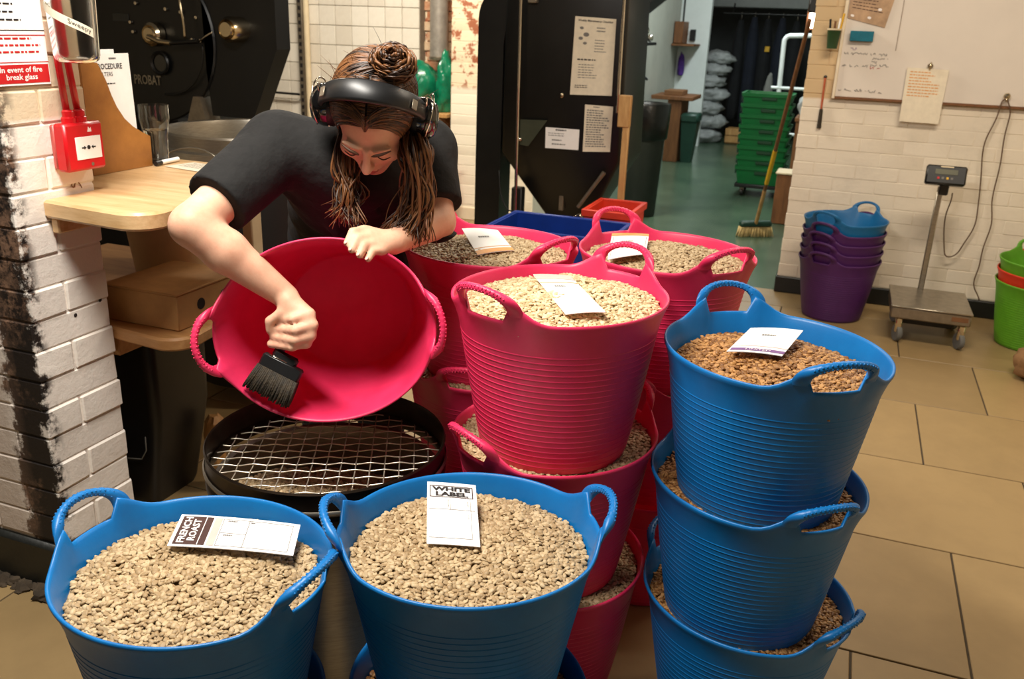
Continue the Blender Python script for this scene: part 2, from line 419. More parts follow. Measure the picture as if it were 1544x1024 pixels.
def textmesh(body, bold=0):
    c = bpy.data.curves.new('lettering_curve', 'FONT'); c.body = body; c.align_x = 'CENTER'; c.resolution_u = 2; c.offset = bold; c.space_line = .95
    o = bpy.data.objects.new('lettering_tmp', c); me = bpy.data.meshes.new_from_object(o)
    V = np.array([v.co[:] for v in me.vertices]); F = [tuple(p.vertices) for p in me.polygons]
    bpy.data.objects.remove(o); bpy.data.curves.remove(c); bpy.data.meshes.remove(me)
    return V, F
# ================================================================== SETTING
fl = struct(MB().bb((-6.2, -.6, -.06), (2.6, 6.9, -.004)).build('floor', GROUT, loc=(0, 0, 0)))
def tile_mesh(sx, sy, h, bev, name):
    return MB().box((0, 0, 0), (sx, sy, h), None, bev).mesh(name, smooth=0)
TP = .598
tm = tile_mesh(TP-.006, TP-.006, .010, .0015, 'floor_tile')
for k in range(-3, 8):
    y0 = 2.015+TP*k; off = (.48+.278*k) % TP
    for j in range(-8, 4):
        x0 = off+TP*j
        if x0 > 2.0: continue
        if y0 > 4.9 and x0 > -2.45: continue
        inst('tile', tm, FLOORT, fl, (x0+TP/2, y0+TP/2, -.005))
# the row against the right-hand wall, cut short
tm2 = tile_mesh(TP-.006, .334, .010, .0015, 'floor_tile_cut')
for j in range(-5, 4):
    x0 = (.48+.278*5) % TP+TP*j
    inst('tile', tm2, FLOORT, fl, (x0+TP/2, 5.005+.17, -.005))
struct(MB().bb((-2.5, 5.345, -.05), (2.6, 14.4, -.001)).build('floor_far_room', GFLOOR))

# ---- brick helper meshes: slightly irregular painted bricks
def brick_mesh(seed, lx, ly, lz, name, bev=.003):
    g = np.random.default_rng(seed); mb = MB().box((0, 0, 0), (lx, ly, lz), None, bev)
    V = mb.v[0]; V += g.normal(0, .0007, V.shape); return mb.mesh(name, smooth=30)

# ---- left pier (white painted brick, dark worn corner)
pier = struct(MB().bb((-2.6, 1.4355, 0), (-1.7225, 1.6675, 2.3)).build('wall_left', PIERB))
bs = [brick_mesh(i, .2225, .1035, .0728, 'brick_stretcher', .004) for i in range(3)]
bc = [brick_mesh(10+i, .1035, .237, .0728, 'brick_corner', .004) for i in range(3)]
bh = [brick_mesh(20+i, .2225, .131, .0728, 'brick_half', .004) for i in range(3)]
z = .15; k = 0
while z < 1.72:
    zc = z+.0375; j = lambda: rnd.uniform(-.0014, .0014)
    if k % 2 == 0:
        inst('brick', bs[k % 3], PIERB, pier, (-1.8275+j(), 1.48425+j(), zc)); inst('brick', bh[k % 3], PIERB, pier, (-1.8275+j(), 1.6075, zc))
        for q in (1, 2): inst('brick', bs[(k+q) % 3], PIERB, pier, (-1.8275-.225*q, 1.48425+j(), zc))
    else:
        inst('brick', bc[k % 3], PIERB, pier, (-1.77125+j(), 1.5515+j(), zc))
        for q in (0, 1): inst('brick', bs[(k+q) % 3], PIERB, pier, (-1.940-.225*q, 1.48425+j(), zc))
    z += .075; k += 1
for (yy, zz_) in ((1.560, .735), (1.642, .752)):
    MB().lathe([(0, 0), (.0045, 0), (.0052, .0008), (0, .0008)], 14, (-1.7195, yy, zz_), rotm(0, PI/2, 0)).build('screw_hole', pm('screw_hole_dark', (40, 28, 22), .9), pier)
mb = MB()
for pts in (((1.606, 1.062), (1.612, 1.073), (1.620, 1.070), (1.618, 1.060), (1.610, 1.054)), ((1.612, 1.054), (1.609, 1.044)), ((1.618, 1.058), (1.626, 1.050), (1.630, 1.040)), ((1.606, 1.062), (1.600, 1.050), (1.606, 1.044))): mb.tube([(-1.7190, a_, b_) for a_, b_ in pts], .0016, 5)
mb.build('scuff_mark', pm('brown_scuff', (132, 92, 60), .8), pier)
mb = MB(); g = random.Random(3)
mb.bb((-2.6, 1.418, 0), (-1.706, 1.68, .142), .012)
struct(mb.build('baseboard_left', BLKSK))
# crumbled dirt at the foot of the pier
mb = MB()
for i in range(60):
    x = g.uniform(-2.25, -1.70); r = g.uniform(.006, .02)
    mb.ell((x, 1.418-abs(g.gauss(0, .016)), r*.4), (r*1.3, r, r*.7), 6, 4, None, .18, i)
o = mb.build('crumbled_mortar', pm('crumbled_dirt', (70, 58, 44), .95, 0, .3, 20)); tag(o, 'dark crumbs of mortar and dirt along the black pier base', 'debris', kind='stuff')

# ---- right wall (painted brick) and black skirting
wr = struct(MB().bb((-.262, 5.3118, 0), (2.4, 5.62, 2.7)).build('wall_right', RWALLB))
rb = [brick_mesh(30+i, .221, .03, .071, 'brick_face', .0016) for i in range(4)]
rbh = [brick_mesh(40+i, .108, .03, .071, 'brick_header', .0016) for i in range(2)]
z = .10; k = 0
while z < 1.62:
    if k % 2: x = -.265
    else:
        inst('brick', rbh[k % 2], RWALLB, wr, (-.2105, 5.325+rnd.uniform(-.001, .001), z+.0375)); x = -.153
    while x < 1.45:
        inst('brick', rb[rnd.randrange(4)], RWALLB, wr, (x+.1125, 5.325+rnd.uniform(-.0012, .0012), z+.0375)); x += .225
    z += .075; k += 1
struct(MB().bb((-.275, 5.296, 0), (2.4, 5.63, .098), .006).build('baseboard_right', BLKSK))

# ---- white tiled wall behind the roaster
tw = struct(MB().bb((-6.2, 6.605, 0), (-3.27, 6.8, 2.7)).build('wall_back_tiled', TGROUT))
wt = MB().box((0, 0, 0), (.1475, .012, .1475), None, .003).mesh('wall_tile', smooth=0)
for r in range(12):
    for c in range(13):
        inst('tile', wt, TILEW, tw, (-3.35-.152*c, 6.603, .10+.152*r))
# recess of bare brick, then the white pier
wb = struct(MB().bb((-3.27, 6.70, 0), (-2.6, 6.85, 2.7)).build('wall_back_recess', PEELB))
rb2 = [brick_mesh(50+i, .217, .03, .067, 'brick_bare') for i in range(3)]
BARE = pm('bare_red_brick', (178, 112, 76), .8, 0, .12, 16, .5, 60, c2=(212, 190, 158), world=True, objrand=.3)
z = .7; k = 0
while z < 1.75:
    for q in range(3): inst('brick', rb2[(k+q) % 3], BARE, wb, (-3.22+.225*q-(.11 if k % 2 else 0)+.08, 6.698, z+.0375))
    z += .075; k += 1
wp = struct(MB().bb((-2.835, 6.2485, 0), (-2.15, 6.75, 2.7)).build('wall_back_pier', PEELB))
rb3 = [brick_mesh(60+i, .221, .03, .071, 'brick_peeling', .002) for i in range(3)]
z = .12; k = 0
while z < 1.75:
    for q in range(3): inst('brick', rb3[(k+q) % 3], PEELB, wp, (-2.725+.225*q+(.0 if k % 2 else .005), 6.262, z+.0375))
    z += .075; k += 1
struct(MB().bb((-2.85, 6.235, 0), (-2.14, 6.28, .10), .006).build('baseboard_back', CREAMW))

# ---- far room
struct(MB().bb((-2.36, 6.76, 0), (-2.25, 12.1, 2.9)).build('wall_far_left', GREYW))
struct(MB().bb((-2.36, 12.1, 0), (-1.86, 12.2, 2.9)).build('wall_far_partition', COOLW))
struct(MB().bb((-2.4, 14.3, 0), (2.6, 14.4, 2.9)).build('wall_far_end', pm('dark_far_wall', (52, 56, 56), .8, 0, .15, 3)))
struct(MB().bb((-2.3, 13.2, 1.78), (2.4, 13.6, 2.05), .01).build('trim_1', pm('grey_beam_paint', (120, 124, 122), .5, 0, .1, 3)))
struct(MB().bb((1.2, 5.62, 0), (1.3, 14.4, 2.9)).build('wall_far_right', GREYW))
struct(MB().bb((-6.2, 1.45, 0), (-2.602, 1.66, 2.7)).build('wall_left_side', CREAMW))
struct(MB().bb((2.42, -.6, 0), (2.55, 5.3, 2.7)).build('wall_right_side', CREAMW))
# ================================================================== TUBS
RT, RB_, HT = .210, .152, .33
def tub_radius(s, ph):
    r = RB_+(RT-RB_)*s**.92
    if s > .80: r += .006*((s-.80)/.20)**1.5
    return r*(1+.035*math.cos(2*ph)*s*s)
def tub_body_mesh():
    NA = 96; outer = []
    outer.append((0.0, 0)); 
    prof = [(0, -.006), (.012, 0)]
    n = 21
    for i in range(n):
        s = .05+.78*i/n; prof += [(s-.004, 0), (s-.0005, 0), (s+.0015, .0007), (s+.0045, .0007), (s+.0065, 0), (s+.010, 0)]
    prof += [(.86, 0), (.93, .001), (.965, .0024), (.985, .0036)]
    inner = [(.985, -.0040), (.95, -.0046), (.86, -.0046), (.6, -.0046), (.3, -.0046), (.06, -.0046), (.03, -.010)]
    V = []; F = []
    def rim(ph):
        d = abs(((ph+PI/2) % PI)-PI/2)            # angle to the nearest handle
        a0, a1, a2, a3 = .20, .245, .36, .62
        if d < a0: return 0.0
        if d < a1: return .030*(d-a0)/(a1-a0)
        if d < a2: return .030*(1-.35*(d-a1)/(a2-a1))
        if d < a3: t = (d-a2)/(a3-a2); return .0195*(1-t)**2
        return 0.0
    ang = [2*PI*k/NA for k in range(NA)]
    def row(s, dr, top=False, zoff=0):
        for a in ang:
            r = tub_radius(s, a)+dr; z = s*HT
            lift = rim(a)*max(0, (s-.90)/.085)
            V.append((r*math.cos(a), r*math.sin(a), z+lift+zoff))
    rows = 0
    for s, dr in prof: row(s, dr); rows += 1
    row(1.0, .0022); row(1.004, -.0004); row(1.0, -.003); rows += 3
    for s, dr in inner: row(s, dr); rows += 1
    for i in range(rows-1):
        for k in range(NA): F.append((i*NA+k, i*NA+(k+1) % NA, (i+1)*NA+(k+1) % NA, (i+1)*NA+k))
    F.append(tuple(range(NA))[::-1]); F.append(tuple((rows-1)*NA+k for k in range(NA)))
    mb = MB(); mb.add(V, F); return mb.mesh('tub_body', smooth=180)
def tub_handle_mesh():
    """arched grip, centred on +x of the tub frame"""
    n = 57; P = []; R = []
    for i in range(n):
        u = PI*i/(n-1); t = .30*math.cos(u); base = 1.0
        r = tub_radius(1.0, t)-.0015+.021*math.sin(u)
        z = HT+.012+.046*math.sin(u)**.85
        P.append((r*math.cos(t), r*math.sin(t), z))
        e = abs(math.cos(u)); R.append((.0068+.0095*e**5)*(1+(.075*math.sin(i*PI/1.5) if .25 < i/(n-1) < .75 else 0)))
    FL_ = [min(1, .0034/R[i]+(1-abs(math.cos(PI*i/(n-1)))**4)) for i in range(n)]; UP = [(p[0], p[1], 0) for p in P]
    mb = MB(); mb.tube(P, R, 12, flat=FL_, up=UP); 
    # grip nubs
    for i in range(12, n-12, 2):
        p = np.array(P[i]); q = np.array(P[i+1])-np.array(P[i-1]); q /= np.linalg.norm(q); o = np.array([1., 0, 0]); w_ = np.cross(q, o); w_ /= np.linalg.norm(w_)
        for s_ in (-.5, .5):
            c = p+o*R[i]*.80+w_*s_*R[i]; mb.ell(c, (.0022,)*3, 6, 4)
            c = p-o*R[i]*.80+w_*s_*R[i]; mb.ell(c, (.0022,)*3, 6, 4)
    return mb.mesh('tub_handle', smooth=60)
TB = tub_body_mesh(); TH = tub_handle_mesh()
TUBCACHE = {}
def tub(label, mat, x, y, rimz, deg, group=None, matrix=None, scale=None):
    t = thing('flexible_tub', label, 'tub', (x, y, rimz-HT), group)
    if mat.name not in TUBCACHE:
        b, h = TB.copy(), TH.copy(); b.materials.append(mat); h.materials.append(mat); TUBCACHE[mat.name] = (b, h)
    b, h = TUBCACHE[mat.name]
    ob = bpy.data.objects.new('tub_body', b); COL.objects.link(ob); ob.parent = t
    for a in (0, PI):
        oh = bpy.data.objects.new('handle', h); COL.objects.link(oh); oh.parent = t; oh.rotation_euler = (0, 0, a)
    t.rotation_euler = (0, 0, math.radians(deg))
    if matrix is not None: t.matrix_world = matrix
    return t

# ---- beans: every bean real geometry, one object per tubful
def bean_proto(nu=8, nv=4):
    V = [(-1, 0, 0)]
    for j in range(1, nv+1):
        p = -PI/2+PI*j/(nv+1); c = math.cos(p)**.75
        for i in range(nu):
            a = 2*PI*i/nu; zz = math.sin(a)
            z = zz*.95 if zz >= 0 else zz*.62
            if abs(a-1.5*PI) < .01: z = -.05
            V.append((math.sin(p), c*math.cos(a), c*z))
    V.append((1, 0, 0)); F = []; e = len(V)-1
    for i in range(nu):
        F.append((0, 1+i, 1+(i+1) % nu)); b = 1+(nv-1)*nu; F.append((e, b+(i+1) % nu, b+i))
    T = []
    for j in range(nv-1):
        for i in range(nu):
            a = 1+j*nu; T += [(a+i, a+nu+i, a+nu+(i+1) % nu), (a+i, a+nu+(i+1) % nu, a+(i+1) % nu)]
    return np.array(V)*np.array((.0063, .0046, .0034)), np.array(F+T)
BP = {(12, 4): bean_proto(12, 4), (8, 4): bean_proto(8, 4), (8, 3): bean_proto(8, 3)}
def beans(label, x, y, zfill, R, deg, mat, dome=.012, rmin=0, sp=.0082, lod=(12, 4), group=None, ell=.035, seed=0, noisez=.003, name='coffee_beans', slope=(0, 0)):
    g = np.random.default_rng(100+seed)
    n = int(R*1.06/sp)+2
    pts = []
    for j in range(-n-6, n+7):
        for i in range(-n-6, n+7): pts.append(((i+.5*(j % 2))*sp, j*sp*.866))
    P = np.array(pts); P = np.vstack([P, P[g.random(len(P)) < .16]+sp*.4])
    P = P+g.normal(0, sp*.17, P.shape)
    a = np.arctan2(P[:, 1], P[:, 0])-math.radians(deg); Rr = (R-.004)*(1+ell*np.cos(2*a))
    r = np.hypot(P[:, 0], P[:, 1]); k = (r < Rr) & (r > rmin); P = P[k]; r = r[k]; Rr = Rr[k]
    low = g.normal(0, 1, (6, 3))
    def hz(X, Y, q):
        h = dome*(1-q**2)+slope[0]*X+slope[1]*Y
        for i in range(6): h = h+noisez*.5*np.sin(X*(14+9*i)+low[i, 0]*6)*np.cos(Y*(12+8*i)+low[i, 1]*6)
        return h
    zz = hz(P[:, 0], P[:, 1], r/Rr)+g.normal(0, .0009, len(P))
    N = len(P); V0, F0 = BP[lod]
    yaw = g.random(N)*2*PI; tx = g.normal(0, .30, N)+PI*(g.random(N) < .5); ty = g.normal(0, .26, N); sc = g.normal(1, .09, N).clip(.75, 1.25)
    cz, sz, cx_, sx_, cy_, sy_ = np.cos(yaw), np.sin(yaw), np.cos(tx), np.sin(tx), np.cos(ty), np.sin(ty)
    Rz = np.zeros((N, 3, 3)); Rz[:, 0, 0] = cz; Rz[:, 0, 1] = -sz; Rz[:, 1, 0] = sz; Rz[:, 1, 1] = cz; Rz[:, 2, 2] = 1
    Rx = np.zeros((N, 3, 3)); Rx[:, 0, 0] = 1; Rx[:, 1, 1] = cx_; Rx[:, 1, 2] = -sx_; Rx[:, 2, 1] = sx_; Rx[:, 2, 2] = cx_
    Ry = np.zeros((N, 3, 3)); Ry[:, 1, 1] = 1; Ry[:, 0, 0] = cy_; Ry[:, 0, 2] = sy_; Ry[:, 2, 0] = -sy_; Ry[:, 2, 2] = cy_
    RR = Rz @ Ry @ Rx
    V = np.einsum('nij,vj->nvi', RR, V0)*sc[:, None, None]+np.stack([P[:, 0], P[:, 1], zz], 1)[:, None, :]
    F = F0[None]+(np.arange(N)*len(V0))[:, None, None]
    V = V.reshape(-1, 3); F = F.reshape(-1, 3)
    # packed bed under the top layer
    NA, NR = 48, 10; base = len(V); bv = []; bf = []
    for j in range(NR):
        q = j/(NR-1)
        for i in range(NA):
            t = 2*PI*i/NA; rr = (max(rmin-.01, 0)+((R-.002)*(1+ell*math.cos(2*(t-math.radians(deg))))-max(rmin-.01, 0))*q)
            X, Y = rr*math.cos(t), rr*math.sin(t); bv.append((X, Y, float(hz(X, Y, rr/R))-.0045))
    for j in range(NR-1):
        for i in range(NA):
            A, B, C, D = j*NA+i, j*NA+(i+1) % NA, (j+1)*NA+(i+1) % NA, (j+1)*NA+i; bf += [(A, C, B), (A, D, C)]
    V = np.vstack([V, bv]); F = np.vstack([F, np.array(bf)+base])
    me = bpy.data.meshes.new(name); me.vertices.add(len(V)); me.vertices.foreach_set('co', V.ravel())
    me.loops.add(len(F)*3); me.loops.foreach_set('vertex_index', F.ravel().astype(np.int32))
    me.polygons.add(len(F)); me.polygons.foreach_set('loop_start', np.arange(len(F), dtype=np.int32)*3)
    me.update(calc_edges=True); me.shade_smooth()
    o = bpy.data.objects.new(name, me); COL.objects.link(o); o.location = (x, y, zfill); me.materials.append(mat)
    return tag(o, label, 'coffee beans', group, 'stuff')
def rin(zfill_below_rim): return tub_radius(max(0, (HT-zfill_below_rim)/HT), PI/4)-.0045

PC = 'pink tubs stacked full of beans'; BC = 'blue tubs stacked full of beans'; GB = 'beans filling the tubs'
# front pair of blue stacks
fillb = .052
tub('blue tub under the tub whose card reads french roast', BLUE, -.900, .962, .326, 95, BC)
beans('coffee beans in the lower tub beneath the french roast tub', -.900, .962, .326-.040, rin(.04), 95, BEANB, .0, .125, .0088, (8, 3), GB, seed=1)
tub('blue tub of pale beans with a french roast card', BLUE, -.890, .974, .608, -1, BC)
beans('pale coffee beans under the french roast card', -.890, .974, .608-.044, rin(.044), -1, BEAN, .018, group=GB, seed=2, slope=(-.02, .035))
tub('blue tub under the tub whose card reads white label', BLUE, -.488, 1.180, .335, 142, BC)
beans('coffee beans in the lower tub beneath the white label tub', -.488, 1.180, .335-.042, rin(.042), 142, BEANB, .0, .125, .0088, (8, 3), GB, seed=3)
tub('blue tub of pale beans with a white label card', BLUE, -.500, 1.200, .634, 28, BC)
beans('pale coffee beans under the white label card', -.500, 1.200, .634-.044, rin(.044), 28, BEAN, .018, group=GB, seed=4, slope=(-.01, .03))
# centre pink stack
tub('pink tub at the bottom of the stack whose top card has a peach band', PINK, -.490, 1.650, .33, 92, PC)
beans('coffee beans around the base of the stack under the peach card', -.490, 1.650, .33-.022, rin(.022), 92, BEAN, .0, .120, .0088, (8, 3), GB, seed=5)
tub('middle pink tub below the tub with the peach banded card', PINK, -.490, 1.638, .64, -122, PC)
beans('ring of coffee beans in the middle tub below the peach banded card', -.490, 1.638, .64-.020, rin(.020), -122, BEAN, .0, .120, .0082, (8, 4), GB, seed=6)
tub('pink tub heaped with pale beans and a card with peach band', PINK, -.488, 1.615, .950, 69, PC)
beans('pale heaped beans under the peach banded card', -.488, 1.615, .950-.026, rin(.026), 69, BEANW, .026, group=GB, seed=7, slope=(0, .02))
# back left pink stack
tub('pink tub at floor level under the tub beside the person', PINK, -.790, 1.985, .33, 100, PC)
tub('middle pink tub of the stack right beside the person', PINK, -.790, 1.985, .632, 100, PC)
beans('ring of coffee beans in the middle tub beside the person', -.790, 1.985, .632-.022, rin(.022), 100, BEAN, .0, .120, .0088, (8, 3), GB, seed=8)
tub('pink tub beside the person with an orange edged card on its beans', PINK, -.790, 1.985, .934, -24, PC)
beans('pale beans heaped in the pink tub beside the person', -.790, 1.985, .934-.030, rin(.030), -24, BEAN, .024, .0, .0082, (8, 3), GB, seed=9, slope=(0, .02))
# back right pink stack
tub('pink tub at floor level of the stack in front of the broom', PINK, -.372, 2.124, .33, 140, PC)
tub('middle pink tub of the stack in front of the broom', PINK, -.372, 2.124, .634, 80, PC)
beans('ring of coffee beans in the middle tub in front of the broom', -.375, 2.120, .634-.022, rin(.022), 70, BEAN, .0, .120, .0088, (8, 3), GB, seed=10)
tub('pink tub with orange topped card, behind the purple edged card tub', PINK, -.375, 2.120, .938, -40, PC)
beans('pale beans in the pink tub with the orange topped card', -.375, 2.120, .938-.030, rin(.030), -40, BEAN, .022, .0, .0082, (8, 3), GB, seed=11, slope=(0, .02))
# right blue stack
tub('blue tub at the bottom of the three high blue stack', BLUE, -.058, 1.692, .325, -29, BC)
beans('brown beans in the bottom tub of the three high blue stack', -.058, 1.692, .325-.036, rin(.036), -29, BEANB, .0, .118, .0082, (8, 4), GB, seed=12)
tub('middle blue tub of the three high blue stack', BLUE, -.070, 1.680, .605, -52, BC)
beans('brown beans in the middle tub of the three high blue stack', -.070, 1.680, .605-.036, rin(.036), -52, BEANB, .0, .118, .0082, (8, 4), GB, seed=13)
tub('top blue tub of three with a purple edged card on brown beans', BLUE, -.068, 1.675, .882, -58, BC)
beans('brown beans under the purple edged card', -.068, 1.675, .882-.052, rin(.052), -58, BEANB, .020, group=GB, seed=14, slope=(0, .06))
# tub being brushed out by the person: lying on its side, mouth towards the sieve
u = Vector((.918, .379, .115)).normalized(); v = Vector((.001, .073, .366)); v = (v-u*v.dot(u)).normalized(); n = u.cross(v)
rc = Vector((-.925, 1.437, .855))
mt = Matrix((u*1.0, v*.895, n)).transposed().to_4x4(); mt.translation = rc-n*HT
tub('empty pink tub tipped on its side in the hands of the person', PINK, 0, 0, 0, 0, None, mt)

# ---- cards lying on the beans
def c3(p, z): return (p[0], p[1], z)
s = Sheet('label_card', 'white card reading french roast lying on pale beans', 'card', (-1.013, 1.089, .603), (-.803, 1.146, .602), (-.765, 1.066, .597), (-.975, 1.006, .597), PAPER, .0014, .003, 'tub label cards', 'card')
s.rect(.03, .06, .285, .94, INKB); s.text('FRENCH\nROAST', .055, .10, .195, .90, INKW, rot=1, lift=.0013, bold=.03); s.rect(.225, .06, .232, .94, INKW, 'printed_rule', .0011); s.rect(.30, .06, .36, .94, INKPK)
s.rect(.37, .08, .95, .93, INKG, 'printed_frame', frame=.0010); s.rect(.585, .08, .590, .93, INKG, 'printed_rule'); s.rect(.37, .52, .585, .53, INKG, 'printed_rule')
s.lines(.41, .12, .54, .17, 1, INKG, hgt=.8); s.lines(.41, .57, .54, .62, 1, INKG, hgt=.8); s.lines(.60, .12, .66, .17, 1, INKG, hgt=.8)
s = Sheet('label_card', 'white card reading white label lying on pale beans', 'card', (-.631, 1.304, .648), (-.544, 1.328, .648), (-.475, 1.187, .618), (-.562, 1.160, .618), PAPER, .0014, .001, 'tub label cards', 'card')
s.rect(.05, .06, .93, .255, INKB, 'printed_frame', frame=.0018); s.text('WHITE\nLABEL', .10, .08, .88, .235, INK, bold=.05)
s.rect(.04, .45, .95, .456, INKG, 'printed_rule'); s.rect(.46, .26, .469, .45, INKG, 'printed_rule'); s.rect(.86, .26, .869, .90, INKG, 'printed_rule'); s.rect(.04, .90, .86, .906, INKG, 'printed_rule')
s.text('NOTES', .41, .28, .44, .42, INKG, rot=1); s.text('DATE', .80, .30, .83, .40, INKG, rot=1); s.text('QTY', .80, .52, .83, .60, INKG, rot=1)
s = Sheet('label_card', 'white card with a peach band lying on heaped beans', 'card', (-.574, 1.692, .957), (-.500, 1.716, .957), (-.372, 1.528, .951), (-.438, 1.490, .948), PAPER, .0014, .002, 'tub label cards', 'card')
s.rect(0, 0, 1, .14, INKPK); s.rect(0, .22, 1, .24, INKO, 'printed_rule'); s.lines(.3, .32, .8, .40, 1, INKG, hgt=.5)
s = Sheet('label_card', 'white card with an orange lower edge in the tub beside the person', 'card', (-.905, 2.072, .944), (-.815, 2.100, .944), (-.720, 1.970, .930), (-.784, 1.892, .928), PAPER, .0014, .003, 'tub label cards', 'card')
s.rect(0, .86, 1, 1, INKO); s.lines(.3, .35, .8, .5, 1, INKG, hgt=.4); s.rect(0, .78, 1, .80, INKO, 'printed_rule')
s = Sheet('label_card', 'white card with an orange top edge before the broom', 'card', (-.540, 2.222, .942), (-.450, 2.262, .942), (-.409, 2.037, .944), (-.485, 1.970, .936), PAPER, .0014, .002, 'tub label cards', 'card')
s.rect(0, 0, 1, .12, INKO); s.lines(.3, .35, .8, .5, 1, INKG, hgt=.4); s.rect(.05, .16, .95, .96, INKG, 'printed_frame', frame=.0010)
s = Sheet('label_card', 'white card with a purple lower edge on brown beans', 'card', (-.128, 1.795, .875), (-.025, 1.828, .875), (-.054, 1.676, .866), (-.157, 1.654, .866), PAPER, .0014, .003, 'tub label cards', 'card')
s.rect(.03, .86, 1, .95, INKP); s.text('LIMITED', .3, .88, .75, .93, INKW, lift=.0010); s.rect(.03, .76, 1, .78, INKPK, 'printed_rule'); s.lines(.35, .3, .8, .4, 1, INKG, hgt=.4)

# ---- sieve resting on a steel drum
SX, SY, SR = -.938, 1.452, .248
dr = thing('steel_drum', 'open steel drum standing under the wire sieve', 'drum', (SX, SY, 0))
MB().lathe([(.16, 0), (.225, .004), (.232, .05), (.228, .06), (.232, .30), (.228, .31), (.232, .51), (.238, .522), (.240, .530), (.236, .534), (.226, .530), (.222, .48), (.220, .10), (.20, .05), (0, .048)], 64, (SX, SY, 0)).build('drum_shell', STEEL, dr, 40)
beans('sieved beans lying in the steel drum under the sieve', SX, SY, .462, .215, 0, BEAN, .010, 0, .0098, (8, 3), GB, seed=15, ell=0, slope=(-.02, -.22))
sv = thing('wire_sieve', 'round steel sieve with woven wire mesh on the drum', 'sieve', (SX, SY, .535))
MB().lathe([(SR-.006, .030), (SR-.006, .020), (SR, .0), (SR+.004, .0), (SR+.004, .018), (SR+.001, .022), (SR+.001, .070), (SR+.003, .076), (SR, .080), (SR-.003, .076), (SR-.003, .020), (SR-.006, .030)], 72, (SX, SY, .535)).build('ring', DARKST, sv, 50)
MB().lathe([(SR+.004, .030), (SR+.007, .033), (SR+.007, .039), (SR+.004, .042), (SR+.002, .036), (SR+.004, .030)], 72, (SX, SY, .535)).build('lower_hoop', STEEL, sv, 60)
CA, SA = math.cos(math.radians(26)), math.sin(math.radians(26))
for ax in (0, 1):
    for i in range(-8, 9):
        q = i*.0305+(.004 if ax else 0)
        if abs(q) > SR-.012: continue
        h = math.sqrt((SR-.004)**2-q*q); m = max(12, int(h*2/.0044)); P = []
        for j in range(m+1):
            t = -h+2*h*j/m; zz = .0017*math.cos(PI*t/.0305)*(1 if (i % 2 == 0) else -1)*(1 if ax else -1)
            a_, b_ = (t, q) if ax else (q, t)
            P.append((SX+a_*CA-b_*SA, SY+a_*SA+b_*CA, .560+zz))
        MB().tube(P, .0015, 5).build('wire', WIREM, sv, 180)
